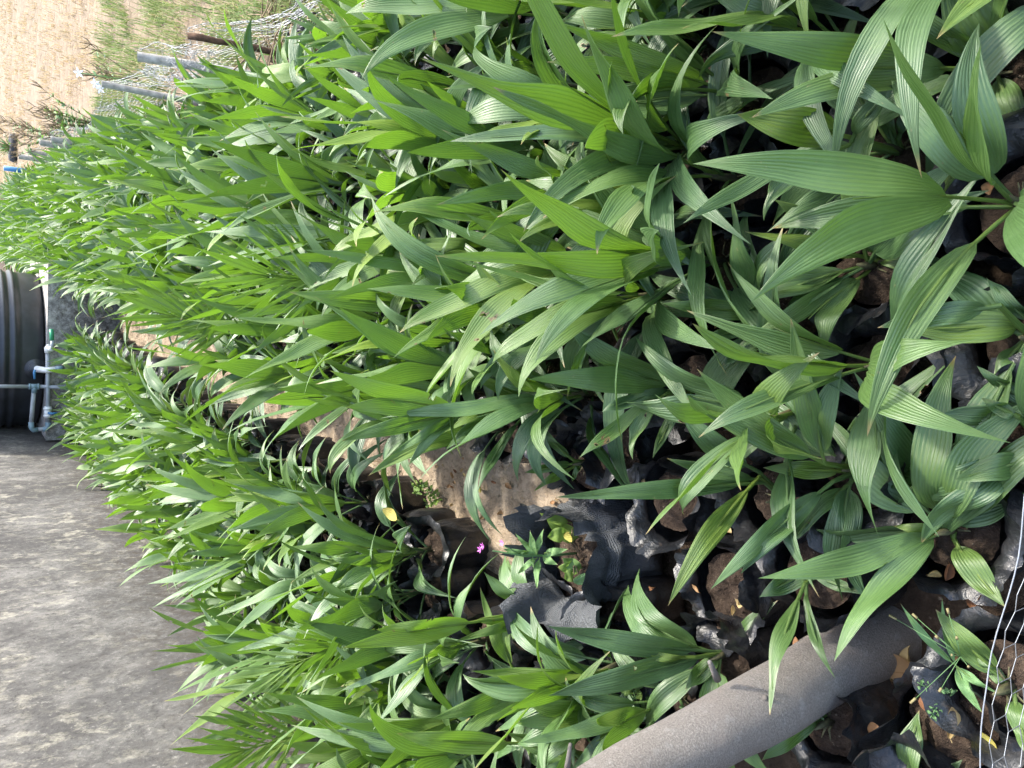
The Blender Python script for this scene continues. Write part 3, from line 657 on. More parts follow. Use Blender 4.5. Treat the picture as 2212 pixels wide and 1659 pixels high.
hero('palm seedling with yellow-green blades and a long arching leaf near the right edge', 1893, 575, [
    L((1890, 560), (1608, 500), 40, tone=0.85), L((1890, 545), (1672, 430), 56, tone=0.8), B((1900, 530), (2112, 327), (2080, 350), 66, tone=0.35, far=False), L((1888, 562), (2058, 583), 36, tone=0.6),
    B((1880, 585), (1592, 755), (1782, 770), 48, tone=0.6, arch=0.16, tf=0.55), L((1900, 560), (1960, 460), 50, tone=0.2)], seed=6)
hero('palm seedling with insect-chewed leaf standing among collapsed bags', 1700, 690, [
    B((1625, 670), (1578, 420), (1702, 497), 54, tone=0.3, tf=0.25), L((1670, 680), (1430, 655), 48, tone=0.8), L((1680, 690), (1502, 742), 36, tone=0.5), L((1690, 700), (1530, 620), 52, tone=0.15), L((1690, 710), (1560, 790), 46, tone=0.3)], seed=7)
hero('palm seedling with two broad upright lobes right of the bare path', 1510, 835, [
    B((1480, 835), (1217, 695), (1140, 820), 64, tone=0.45, tf=0.25), L((1500, 850), (1425, 850), 34, tone=0.9), B((1440, 850), (1250, 990), (1367, 993), 40, tone=0.5, arch=0.15, tf=0.45), L((1470, 840), (1300, 890), 36, tone=0.25, arch=0.2), L((1500, 840), (1410, 990), 34, tone=0.7)], seed=8)
hero('tiny palm seedling with three narrow leaves at the path end', 1277, 998, [
    L((1245, 1000), (1133, 1021), 24, tone=0.6), L((1240, 995), (1160, 912), 26, tone=0.4), L((1250, 1003), (1152, 1062), 20, tone=0.6), L((1255, 1003), (1236, 1040), 16, tone=0.5)], seed=9)
hero('tall palm seedling arching over the bare soil of the path', 1215, 905, [
    B((1010, 885), (712, 800), (745, 880), 54, tone=0.6, tf=0.4), L((1150, 850), (950, 938), 46, tone=0.55, arch=0.16), L((1120, 890), (963, 971), 44, tone=0.4, arch=0.14), L((1000, 890), (737, 953), 42, tone=0.5), L((1130, 886), (1219, 886), 46, tone=0.2, arch=0.3),
    L((1180, 880), (1010, 690+105), 42, tone=0.7), B((1010, 890), (880, 1010), (840, 985), 26, tone=0.3), L((1130, 900), (1030, 1068), 26, tone=0.35)], seed=10)
hero('palm seedling with two blue-green blades just above the trunk', 1575, 1408, [
    L((1540, 1408), (1182, 1352), 56, tone=0.15), L((1550, 1410), (1184, 1503), 62, tone=0.12), L((1500, 1420), (1364, 1413), 18, tone=0.8), L((1580, 1398), (1681, 1296), 34, tone=0.3), L((1560, 1412), (1480, 1490), 44, tone=0.4)], seed=11)
hero('palm seedling whose narrow leaves droop across the trunk', 1770, 1235, [
    L((1738, 1262), (1663, 1546), 44, tone=0.35, arch=0.12, far=False), L((1740, 1262), (1805, 1466), 26, tone=0.35, arch=0.15), L((1760, 1230), (1640, 1290), 50, tone=0.3), L((1750, 1240), (1905, 1290), 30, tone=0.3)], seed=12)
hero('little palm seedling below the trunk with one fan-folded leaf', 1800, 1552, [
    L((1778, 1543), (1645, 1643), 44, tone=0.5), L((1775, 1540), (1748, 1503), 20, tone=0.5), L((1778, 1545), (1765, 1575), 28, tone=0.45)], seed=13)
hero('palm seedling leaning in from the lower corner behind the wire', 2190, 1480, [
    L((2180, 1460), (2021, 1316), 66, tone=0.55), L((2190, 1500), (2230, 1640), 50, tone=0.3), L((2190, 1470), (2110, 1420), 30, tone=0.6)], seed=14)
hero('palm seedling with single broad blade at the lower frame edge', 2000, 1720, [
    L((1960, 1690), (1986, 1533), 58, tone=0.45), L((1990, 1715), (1890, 1690), 40, tone=0.5), L((2000, 1720), (2080, 1640), 40, tone=0.3)], seed=15)
hero('palm seedling with broad hole-pierced leaf at the near edge', 2235, 735, [
    L((2230, 705), (1942, 712), 84, tone=0.55), L((2160, 660), (1895, 708), 58, tone=0.25), L((2230, 700), (2130, 600), 40, tone=0.35), L((2230, 720), (2140, 820), 34, tone=0.4)], seed=16, bag=True)
hero('palm seedling with two pale parallel blades pointing to the trunk', 2260, 965, [
    L((2240, 890), (2028, 896), 62, tone=0.5), L((2235, 990), (2062, 1037), 66, tone=0.5), L((2200, 900), (2120, 860), 36, tone=0.5), L((2240, 880), (2110, 790), 40, tone=0.4)], seed=17)
hero('yellow-green palm seedling in the wall-side bed with wide fork', 1215, 1325, [
    B((1045, 1340), (738, 1400), (812, 1360), 50, tone=0.95, tf=0.5), L((1180, 1330), (1025, 1340), 36, tone=0.9), L((1160, 1320), (1045, 1235), 36, tone=0.5), L((1180, 1335), (1225, 1300), 30, tone=0.3, arch=0.3), L((1160, 1335), (985, 1385), 24, tone=0.85)], seed=18)
hero('palm seedling with two thin crossed leaves beside the black bags', 1190, 1468, [
    B((1110, 1450), (1037, 1268), (1104, 1294), 30, tone=0.6, tf=0.25), B((1170, 1468), (930, 1554), (974, 1623), 44, tone=0.75, tf=0.35), L((1170, 1465), (1020, 1480), 60, tone=0.3), L((1180, 1470), (1090, 1560), 34, tone=0.25)], seed=19)
hero('palm seedling with flat pointed blade near the wall foot', 1275, 1635, [
    L((1257, 1626), (1084, 1576), 46, tone=0.5), L((1240, 1620), (1184, 1490), 30, tone=0.6), L((1130, 1606), (857, 1584), 54, tone=0.8), L((1260, 1640), (1150, 1680), 36, tone=0.4)], seed=20)

# ------------------------------------------------------------------ the rows behind
rn = random.Random(77); slots = []
trk = [tb+p for p in pp[0:64:4]]
y = 0.30; row = 0
while y < 17:
    for bed, (x0, x1) in (('wall', (-1.84, -0.93)), ('fence', (-0.47, 0.80))):
        nx = int(round((x1-x0)/(0.195 if y < 2.3 else 0.23)))
        for i in range(nx+1):
            x = x0+(0.16 if bed == 'fence' and y > 4.5 and i == 0 else 0)-(0.06 if bed == 'wall' and y > 4 and i == nx else 0)+(x1-x0)*i/nx + rn.uniform(-0.035, 0.035) + (0.1 if row % 2 else 0)*(1 if i < nx else -0.4); yy = y+rn.uniform(-0.04, 0.04)
            if bed == 'wall' and (yy > 8.75 or yy < 1.15): continue
            slots.append((x, yy, bed, i == (nx if bed == 'wall' else 0)))
    if y < 1.75:                                            # near bags fill the end of the path too
        for x in (-0.93, -0.70): slots.append((x+rn.uniform(-.03, .03), y, 'end', False))
    y += 0.19 if y < 2.3 else 0.225; row += 1
good = []
netb = at_z(1245, 1200, 0.2); litter = at_z(1935, 1490, 0.05)
for x, yy, bed, edge in slots:
    if math.hypot(x, yy) < 0.5 or yy < 0.35: continue
    if any(math.hypot(x-hx, yy-hy) < 0.15 for hx, hy in HEROES): continue
    if any(math.hypot(x-q.x, yy-q.y) < 0.21 for q in trk if q.z < 0.62): continue
    if math.hypot(x-netb.x, yy-netb.y) < 0.22 or math.hypot(x-litter.x, yy-litter.y) < 0.165: continue
    v_ = V((x, yy, 0.45))-CAM; u_ = 829.5+FPX*v_.dot(rgt)/v_.dot(fwd)
    if not (-420 < u_ < 2080): continue
    b_ = V((x, yy, 0.2))-CAM; X_, Y_ = 1106-FPX*b_.dot(upv)/b_.dot(fwd), 1659-829.5-FPX*b_.dot(rgt)/b_.dot(fwd)
    if ((880 < X_ < 1200 and 930 < Y_ < 1140) or (1080 < X_ < 1540 and 1030 < Y_ < 1290) or (950 < X_ < 1110 and 1130 < Y_ < 1260) or (1270 < X_ < 1430 and 890 < Y_ < 1035) or (1850 < X_ < 2060 and 1420 < Y_ < 1590)) and yy < 2.9: continue
    good.append((math.hypot(x, yy), x, yy, bed, edge))
good.sort()
far_mb = MB(); far_bag = MB(); LOW = {}
count = 0
for dist, x, yy, bed, edge in good:
    r0 = random.Random(int(x*1000)*7+int(yy*1000))
    if x > 0.15 and 0.75 < yy < 2: kind = r0.choice(('mid', 'tall'))
    elif yy < 1.55: kind = r0.choice(('short', 'mid', 'mid', 'mid') if x < -0.35 else ('mid', 'mid', 'tall'))
    elif yy < 2.0: kind = r0.choice(('mid', 'mid', 'tall')) if bed != 'end' else 'short'
    elif bed == 'wall': kind = r0.choice(('mid', 'mid', 'tall'))
    else: kind = r0.choice(('mid', 'tall', 'tall', 'tall'))
    s = r0.uniform(0.86, 1.12)*(0.86 if bed == 'fence' and x > 0.6 and yy > 2.4 else 1)
    if count < 285:
        if bed == 'wall': lab = 'green palm seedling at the path edge of the wall-side bed' if edge else 'green palm seedling packed in the bed beside the concrete wall'
        elif bed == 'end': lab = 'small palm seedling among the nearest bags below the path end'
        else:
            lab = ('green palm seedling at the path edge of the fence-side bed' if edge else
                   'short palm seedling among the nearest bags of the fence-side bed' if yy < 1.8 else
                   'tall palm seedling in the fence-side bed between path and netting' if yy < 3.8 else 'distant palm seedling in the dense bed beside the grey posts')
        seedling(x, yy, kind, r0, lab, 'palm seedlings in black bags', dist < 6.0, s)
    else:
        for m in seedling_parts(r0.randrange(40), 'mid' if bed == 'wall' else 'tall', 8, 3):
            q = r0.uniform(-0.2, 0.2); c_, s_ = math.cos(q), math.sin(q)
            far_mb.add([(x+(vx*c_-vy*s_)*s, yy+(vx*s_+vy*c_)*s, BAGH+vz*s) for vx, vy, vz in m.v], m.f, m.uv, 0.5); far_mb.tone[-len(m.v):] = m.tone
        far_bag.tube([(x, yy, 0), (x, yy, 0.1), (x, yy, BAGH)], [0.09, 0.1, 0.095], 10)
    count += 1
print('seedlings', count, 'good', len(good))
o = far_mb.build('palm_seedling_mass', [M['palm']]); tag(o, 'dense mass of palm seedlings at the far end of the bed', 'palm seedlings', None, 'stuff')
ob_ = far_bag.build('grow_bags', M['bag'], o)

# ------------------------------------------------------------------ wire netting and the fence along the field
def hexnet(mb, fn, na, nb, cell, rad):
    """chicken wire: fn(a, b) in metres -> point"""
    seen = set(); h = cell; rw = h*0.88
    def node(i, j): return fn(i*h*0.5, j*rw)
    def edge(p, q):
        p, q = V(p), V(q); t = (q-p)
        if t.length < 1e-5: return
        t.normalize(); a = t.orthogonal().normalized(); b = t.cross(a)
        vs = [c+a*(rad*math.cos(k*2.0944))+b*(rad*math.sin(k*2.0944)) for c in (p, q) for k in range(3)]
        mb.add(vs, [(0, 1, 4, 3), (1, 2, 5, 4), (2, 0, 3, 5)])
    for j in range(nb):
        for i in range(na):
            x0 = i*h + (h/2 if j % 2 else 0); y0 = j*rw
            t, l, r_ = (x0, y0+rw*0.62), (x0-h/2, y0+rw*0.36), (x0+h/2, y0+rw*0.36); b0 = (x0-h/2, y0); 
            edge(fn(*l), fn(*t)); edge(fn(*t), fn(*r_)); edge(fn(*t), fn(x0, y0+rw)) if False else None
            edge(fn(x0, y0+rw*0.62), fn(x0, y0+rw*1.36))
fence = empty('netting_fence', (FX, 6.5, 0), 'low sagging chicken-wire fence on grey pipe posts along the dry field', 'fence')
F0 = V((FX, 6.5, 0))
posts = []
for X, Y, bx, by, r_, m, lab in ((297, 122, 0.02, -0.16, 0.027, 'pvcpost', 'grey pipe post wrapped in wire netting'), (220, 181, 0.0, -0.05, 0.022, 'pvcpost', 'slim grey pipe post beside white flowers'),
                            (110, 301, 0.02, 0.02, 0.034, 'pvcpost', None), (86, 307, -0.02, 0.02, 0.036, 'pvcpost', None), (60, 328, 0.0, 0.0, 0.034, 'pvcpost', None), (40, 338, 0, 0, 0.034, 'pvcpost', None)):
    t = at_x(X, Y, FX); b = V((FX+bx, t.y+by, -0.02)); mb = MB()
    t_ = t-F0; b_ = b-F0; dd = (t_-b_).normalized()
    mb.tube([b_, b_.lerp(t_, 0.5), t_], r_, 20, False); mb.tube([t_, t_-dd*0.12], r_*0.86, 20, False)
    a = dd.orthogonal().normalized(); c2 = dd.cross(a); vs = [t_+(a*math.cos(k*math.pi/10)+c2*math.sin(k*math.pi/10))*q for q in (r_, r_*0.86) for k in range(20)]
    mb.add(vs, [(k, (k+1) % 20, 20+(k+1) % 20, 20+k) for k in range(20)])
    o = mb.build('post', M[m], fence)
    if lab: o['label'] = lab
    posts.append((t.y, t.z))
wt = at_x(405, 76, FX-0.03); wb = at_z(668, 128, 0.0)
mb = MB(); A, Bq = wt-F0, wb-F0; dd = (Bq-A).normalized(); a = dd.orthogonal().normalized(); c2 = dd.cross(a)
mb.tube([A.lerp(Bq, k/9)+a*0.004*math.sin(k*2)+c2*0.004*math.cos(k*3) for k in range(10)], [0.016+0.002*math.sin(k*1.7) for k in range(10)], 11)
o = mb.build('post', M['wood'], fence); o['label'] = 'dark split wooden post leaning out of the row'
posts.append((wt.y, wt.z)); posts += [(2.2, 0.25), (3.2, 0.42), (14.0, 0.6)]; posts.sort()
def topz(y):
    for (y0, z0), (y1, z1) in zip(posts, posts[1:]):
        if y0 <= y <= y1 and y1 > y0:
            t = (y-y0)/(y1-y0); return z0*(1-t)+z1*t - 0.16*math.sin(math.pi*t)*min(1, (y1-y0)/1.2)
    return 0.4
def netp(a_, b_):
    y = 2.3+a_; H_ = topz(y); f = b_/0.62
    x = 0.03+0.07*noise.noise(V((y*1.6, f*1.5, 0)))+0.03*noise.noise(V((y*6, f*4, 2)))+0.10*(1-f)*math.sin(y*2.3)**2
    return V((x, y+0.05*noise.noise(V((y*4, f*3, 7)))-6.5, 0.01+f*(H_-0.01)+0.02*noise.noise(V((y*5, f*5, 9)))))
mb = MB(); hexnet(mb, netp, 250, 17, 0.043, 0.0011)
mb.tube([netp(k*0.05, 0.62) for k in range(200)], 0.0016, 4, False)
mb.build('wire_netting', M['wire'], fence)
# loose crumpled roll of netting hanging between the pipe post and the wooden post
p1, p2 = at_x(290, 130, FX-0.05), at_x(400, 80, FX-0.06)
def loose(a_, b_):
    t = a_/0.9; f = b_/0.5; p = p1.lerp(p2, t); s_ = math.sin(math.pi*t)
    return p + V((-0.05-0.10*s_*f+0.05*noise.noise(V((t*7, f*6, 1))), 0.07*noise.noise(V((t*6, f*7, 4))), -0.02-0.26*f*(0.5+0.5*s_)+0.05*noise.noise(V((t*8, f*6, 6)))))-F0
mb = MB(); hexnet(mb, loose, 28, 16, 0.034, 0.0011); mb.build('wire_netting', M['wire'], fence)

# netting right in front of the photographer
nb0 = CAM+ray(2216, 1110)*0.74; nb1 = CAM+ray(2152, 1680)*0.74; o0 = nb0.lerp(nb1, 0.5)
net2 = empty('wire_netting', o0, 'hexagonal galvanised chicken wire close in front, at the nearest edge', 'wire netting')
ax = (nb1-nb0); axl = ax.length; axn = ax/axl
def near(a_, b_):
    p = nb0+axn*(a_-0.3); return p+V((0, -0.015*math.sin(a_*9)-0.02*b_, -b_+0.012*math.sin(a_*7+0.5)))+V((0.004*noise.noise(p*20), 0.01*noise.noise(p*9), 0.006*noise.noise(p*14+V((0, 0, b_*9)))))-o0
mb = MB(); hexnet(mb, lambda a_, b_: near(a_, b_), 28, 15, 0.040, 0.00055); mb.build('mesh', M['wire'], net2)
mb = MB(); mb.tube([near(k*0.02, -0.002)+V((0, 0.002, 0.001*math.sin(k))) for k in range(56)], 0.0007, 6, False); mb.build('edge_wire', M['wire'], net2)

# ------------------------------------------------------------------ grass of the field (nobody could count it)
rn = random.Random(9); mb = MB()
def blade(p, a, l_, w_, tone, lean):
    d = V((math.cos(a), math.sin(a), 0)); sd = V((-d.y, d.x, 0))
    m = p+d*(l_*0.35*lean)+V((0, 0, l_*0.6)); e = p+d*(l_*lean)+V((0, 0, l_*(1-0.35*lean)))
    mb.add([p-sd*w_, p+sd*w_, m+sd*w_*0.8, m-sd*w_*0.8, e], [(0, 1, 2, 3), (3, 2, 4)], None, tone)
for i in range(5200):                                           # tufts
    y = 1.5+26*rn.random()**1.4; x = FX+0.12+7.5*rn.random()**1.5*(0.35+y/16)
    g = noise.noise(V((x*0.9, y*0.55, 2)))
    green = (3.5 < y < 10.5 and x < 3.0 and g > -0.22)
    tone0 = (0.80 if green else 0.12)+rn.uniform(-0.15, 0.15)
    if not green and g < -0.34: continue
    for k in range(11 if green else 6):
        blade(V((x+rn.gauss(0, 0.05), y+rn.gauss(0, 0.05), 0.0)), rn.uniform(0, 6.28), rn.uniform(0.08, 0.24)*(1.2 if green else 0.65), 0.0022+0.00045*y*0.5, max(0, min(1, tone0+rn.uniform(-0.2, 0.2))), rn.uniform(0.2, 1.2))
tag(mb.build('field_grass', M['straw']), 'dry straw and green grass tufts in the field beyond the fence', 'grass', None, 'stuff')
# small green herbs and straw at the edges of the path
mb = MB()
for i in range(420):
    y = rn.uniform(1.9, 7.5); x = rn.choice((-1.0, -0.46))+rn.gauss(0, 0.05)
    if noise.noise(V((x*2, y*1.5, 5))) < 0.05: continue
    for k in range(5): blade(V((x+rn.gauss(0, .02), y+rn.gauss(0, .02), 0.01)), rn.uniform(0, 6.28), rn.uniform(0.03, 0.11), 0.0022, rn.choice((0.1, 0.9, 1.0)), rn.uniform(0.3, 1.3))
tag(mb.build('path_grass', M['straw']), 'sparse straw and tiny herbs along both edges of the bare path', 'grass', None, 'stuff')
# crumbs of dead leaf and twig on the path soil
mb = MB()
for i in range(1500):
    y = 1.5+6*rn.random()**1.5; x = rn.uniform(-1.0, -0.45); p = V((x, y, 0.020+0.012*noise.noise(V((x*5, y*5, 0)))+0.014*noise.noise(V((x*17, y*17, 2))))); a = rn.uniform(0, 6.28); l_ = rn.uniform(0.002, 0.007)
    d = V((math.cos(a), math.sin(a), rn.uniform(-.3, .3))); sd = V((-d.y, d.x, rn.uniform(-.4, .4)))
    mb.add([p, p+d*l_+sd*l_*0.4, p+d*l_*2, p+d*l_-sd*l_*0.4], [(0, 1, 2, 3)], None, rn.random()*0.4)
tag(mb.build('leaf_litter', M['straw']), 'crumbled bits of dead leaf scattered on the bare path', 'leaf litter', None, 'stuff')

# ------------------------------------------------------------------ fallen dry leaves
def dry_leaf_mesh(seed, l_=0.055, w_=0.026, curl=1.0):
    rn = random.Random(seed); mb = MB(); pts = []; nx, ny = 7, 10; c1, c2 = rn.uniform(-1, 1)*curl, rn.uniform(0.4, 1.4)*curl
    for j in range(ny):
        t = j/(ny-1); wv = w_*(math.sin(math.pi*min(1, t*0.94+0.04))**0.75)
        for i in range(nx):
            q = (i/(nx-1)-0.5)*2; p = V((q*wv*math.cos(q*c2*0.7), (t-0.5)*l_, abs(q)**1.5*wv*c2*0.6 + (t-0.5)**2*l_*c1*1.6+0.003+0.003*noise.noise(V((q*3, t*5, seed))))); pts.append(p)
    mb.grid(pts, nx, ny, [((i/(nx-1)), j/(ny-1)) for j in range(ny) for i in range(nx)], 0.5)
    mb.tube([V((0, -l_*0.5, 0.003+0.25*l_*c1*1.6)), V((0.002, -l_*0.62, 0.25*l_*c1*1.6))], 0.0009, 4, False); return mb
DRY = [dry_leaf_mesh(i, 0.04+0.006*(i % 4), 0.016+0.003*(i % 3), 0.7+0.25*(i % 3)).mesh('dry_leaf', M['dry']) for i in range(9)]
def dry_leaf(p, rn, label, s=1.0, me=None, flat=0.5):
    o = mobj('dry_leaf', me or rn.choice(DRY), None, p, 0, s); o.rotation_euler = (rn.gauss(0, flat), rn.gauss(0, flat), rn.uniform(0, 6.28))
    return tag(o, label, 'dry leaf', 'fallen dry leaves')
rn = random.Random(31); c0 = at_z(1925, 1475, 0.0)
for i in range(120):
    X = rn.gauss(1935, 30); Y = rn.gauss(1500, 42)
    p = at_z(X, Y, 0.015+0.05*rn.random()); dry_leaf(p, rn, 'curled brown leaf in the litter pile beside the trunk base', rn.uniform(0.6, 1.05))
for (X, Y, z, s_, lab) in ((1940, 1438, 0.06, 1.5, 'large pale tan leaf lying on top of the litter pile'), (2118, 1290, 0.20, 1.25, 'veined orange-brown leaf on a bag under the drooping palm'), (2075, 1560, 0.20, 1.0, 'narrow folded pink-tan leaf on the lower soil patch'),
                         (1810, 1262, 0.2, 0.6, 'small yellow curl on the soil above the trunk'), (1752, 745, 0.2, 0.55, 'crumpled pale leaf on soil beside the chewed seedling'), (1905, 1055, 0.2, 0.6, 'rust-coloured leaf just right of the scarred palm seedling'), (1500, 40, 0.2, .6, 'dry leaf scrap near the fence-side edge')):
    dry_leaf(at_z(X, Y, z), rn, lab, s_, None, 0.25)
for i in range(46):
    X = rn.uniform(1350, 2180); Y = rn.uniform(380, 1640)
    dry_leaf(at_z(X, Y, 0.195+0.01*rn.random()), rn, 'small dry brown leaf scattered over the nearest bags', rn.uniform(0.35, 0.7))
for i in range(34):
    X = rn.uniform(880, 1210); Y = rn.uniform(925, 1150); dry_leaf(at_z(X, Y, 0.035), rn, 'small curled dry leaf lying on the bare soil of the path', rn.uniform(0.3, 0.65))
YEL = dry_leaf_mesh(77, 0.062, 0.018, 0.7).mesh('yellow_leaf', M['yellow'])
for X, Y, z, s_, lab in ((848, 1110, 0.45, 1.05, 'bright yellow leaf caught on palm blades left of the path'), (1040, 1056, 0.03, 0.8, 'yellow leaf curled on the bare path soil'), (1235, 1158, 0.25, 0.85, 'orange-yellow leaf lying in the shade-net bag'), (975, 960, 0.03, 0.6, 'little yellow leaf at the upper edge of the bare soil'), (2145, 1613, 0.2, 0.7, 'round pale yellow leaf in the lower corner')):
    o = mobj('yellow_leaf', YEL, None, at_z(X, Y, z), 0, s_); o.rotation_euler = (0.3, 0.2, X*1.0); tag(o, lab, 'fallen leaf')

# ------------------------------------------------------------------ shade-net bag with its weed
nbag = empty('shade_net_bag', (netb.x, netb.y, 0), 'sagging grey shade-net bag of soil at the end of the path', 'planting bag')
mobj('net_wall', bag_mesh(0.115, 0.21, 42, M['net'], 0.15, 0.82, 3.2, 0.22), nbag); s_ = mobj('soil', SOILS[1], nbag, (0, 0, 0.185), 0, 1.45)
weed = empty('flowering_weed', (netb.x+0.01, netb.y, 0.19), 'pale green weed with tiny pink flowers growing in the shade-net bag', 'weed')
w0 = V(weed.location); rn = random.Random(3)
def wp(X, Y): return by_axis(X, Y, w0)[0]-w0
mb = MB(); mb.tube([wp(1275, 1192), wp(1190, 1200), wp(1130, 1200), wp(1065, 1190)], [0.004, 0.0035, 0.003, 0.002], 6); mb.tube([wp(1130, 1200), wp(1090, 1180)], 0.0018, 5); mb.build('stem', M['weed'], weed)
mb = MB()
for b, t, w_ in (((1160, 1200), (1086, 1186), 16), ((1165, 1200), (1113, 1152), 14), ((1160, 1202), (1145, 1145), 14), ((1160, 1205), (1118, 1240), 14), ((1165, 1205), (1160, 1272), 15), ((1170, 1200), (1205, 1220), 18), ((1175, 1195), (1228, 1186), 17), ((1160, 1195), (1175, 1142), 13), ((1150, 1203), (1152, 1226), 10), ((1150, 1198), (1118, 1196), 12)):
    B_ = wp(*b); add_leaf(mb, B_, [by_len(*t, B_+w0, 1.06)-w0], (0.2, -0.5, 0.8), w_/FPX*2.0, 0.05, .5, 0.06, 10, 3, 0.45, 0.2, 0.0005, seed=rn.random(), rach=0.001)
mb.build('foliage', M['weed'], weed)
for X, Y in ((1046, 1179), (1088, 1172), (1040, 1186)):
    mb = MB(); c = wp(X, Y)
    for k in range(5): q = k*1.257; mb.add([c, c+V((0.006*math.cos(q-.4), 0.006*math.sin(q-.4), 0.006)), c+V((0.010*math.cos(q), 0.010*math.sin(q), 0.008)), c+V((0.006*math.cos(q+.4), 0.006*math.sin(q+.4), 0.006))], [(0, 1, 2, 3)])
    mb.build('flower', M['pinkpetal'], weed)
broad = empty('broad_leaf_weed', (netb.x+0.0, netb.y-0.02, 0.19), 'sprawling weed with yellow-green oval leaves in the shade-net bag', 'weed')
w0 = V(broad.location); mb = MB(); ml = MB()
for b, t, w_, tn in (((1265, 1170), (1180, 1120), 38, 0.95), ((1230, 1150), (1182, 1160), 34, 0.9), ((1260, 1225), (1205, 1225), 32, 0.9), ((1250, 1240), (1265, 1262), 34, 0.5), ((1240, 1240), (1218, 1250), 26, 1.0), ((1235, 1130), (1165, 1108), 22, 0.95), ((1260, 1230), (1215, 1205), 30, 0.7)):
    B_ = wp(*b); add_leaf(ml, B_, [by_len(*t, B_+w0, 1.06)-w0], (0.1, -0.6, 0.8), w_/FPX*2.0, 0.08, .5, 0.1, 10, 4, tn, 0.25, 0.0005, seed=rn.random(), rach=0.001); mb.tube([V((0, 0, 0)), B_*0.5+V((0, 0, 0.02)), B_], 0.0018, 5)
mb.build('stem', M['twig'], broad); ml.build('foliage', M['weed'], broad)

# other small weeds
def spray(name, base, tips, label, leaflets, wl, tone, cat='weed', seed=1, stem='weed'):
    root = empty(name, base, label, cat); rn = random.Random(seed); ms = MB(); ml = MB()
    for tip in tips:
        tip = V(tip)-V(base); c = tip*0.5+V((0, 0, tip.length*0.15))
        ps = [bez(V(), c, tip, k/10) for k in range(11)]; ms.tube(ps, [0.0022-0.00016*k for k in range(11)], 5)
        for k in range(leaflets):
            f = 0.25+0.75*k/leaflets; p = bez(V(), c, tip, f); tg = tip.normalized(); sd = tg.cross(V((0.1, -0.5, 0.8))).normalized()
            for sg in (-1, 1): add_leaf(ml, p, [p+sd*sg*wl*1.9+tg*wl*0.8], V((0.1, -0.5, 0.8)), wl, 0.05, .5, 0.02, 6, 2, tone+rn.uniform(-.15, .15), 0.1, 0.0, seed=rn.random(), rach=0.0006)
    ms.build('stem', M[stem], root); ml.build('foliage', M['weed'], root); return root
fb = at_z(1400, 1560, 0.2)
spray('compound_leaf_weed', fb, [by_len(1356, 1440, fb, 1.1), by_len(1290, 1512, fb, 1.1), by_len(1430, 1500, fb, 1.1)], 'fern-like weed with paired round leaflets above the trunk', 8, 0.017, 0.6)
gb = at_z(2082, 1430, 0.2)
gw = empty('seeding_grass', gb, 'grass weed with open seed head and broad blades on a near bag', 'weed'); mb = MB(); rn = random.Random(8)
for (X, Y, w_) in ((1945, 1303, 16), (2122, 1540, 22), (2160, 1500, 14), (2035, 1290, 12)): add_leaf(mb, V((0, 0, 0.03)), [by_len(X, Y, V(gb), 1.08)-V(gb)], (0, -0.5, 0.9), w_/FPX*1.4, 0.05, .5, 0.12, 14, 3, 0.45, 0.2, 0.0006, seed=X, rach=0.001)
mb.build('foliage', M['weed'], gw); mb = MB(); hd = MB(); top = by_len(2075, 1418, V(gb), 1.0, L=0.14)-V(gb); mb.tube([V(), top], 0.0013, 5)
for k in range(9):
    e = top+V((rn.gauss(0, .05), rn.gauss(0, .04), rn.uniform(0.0, 0.04))); mb.tube([top, e], 0.0006, 4); hd.tube([e, e+(e-top)*0.12], 0.0022, 5)
mb.build('stem', M['weed'], gw); hd.build('seed_head', M['straw'], gw)
hb = at_z(2045, 1500, 0.2)
spray('small_herb', hb, [V(hb)+V((0.02, 0.03, 0.05)), V(hb)+V((-0.03, 0.0, 0.05)), V(hb)+V((0.03, -0.02, 0.04))], 'tiny feathery green herb on the plastic of a near bag', 4, 0.006, 0.2)
for i, (X, Y) in enumerate(((925, 1040), (955, 1075), (900, 1065))):
    pb = at_z(X, Y, 0.02)
    spray('path_weed', pb, [V(pb)+V((rn.gauss(0, .03), rn.gauss(0, .03), 0.08)) for k in range(4)], ('low bright weed at the left edge of the bare soil', 'small weed sprouting from the bare path beside a black bag', 'little weed hugging a black bag at the path')[i], 3, 0.012, 0.8, seed=i)
pk = at_z(470, 352, 0.45); pr = spray('pink_flowered_weed', (pk.x, pk.y, 0.2), [pk+V((0.0, 0, 0.02)), pk+V((0.06, 0.0, -0.03)), pk+V((-0.05, 0.02, -0.05))], 'slender weed with one pink flower among the mid-bed palm blades', 4, 0.02, 0.75)
c = at_z(437, 335, 0.52)-V(pr.location); c = pk-V(pr.location)+V((0, 0, 0.03)); mb = MB()
for k in range(5): q = k*1.257; mb.add([c, c+V((0.012*math.cos(q-.4), 0.012*math.sin(q-.4), 0.012)), c+V((0.02*math.cos(q), 0.02*math.sin(q), 0.014)), c+V((0.012*math.cos(q+.4), 0.012*math.sin(q+.4), 0.012))], [(0, 1, 2, 3)])
mb.build('flower', M['pinkpetal'], pr)

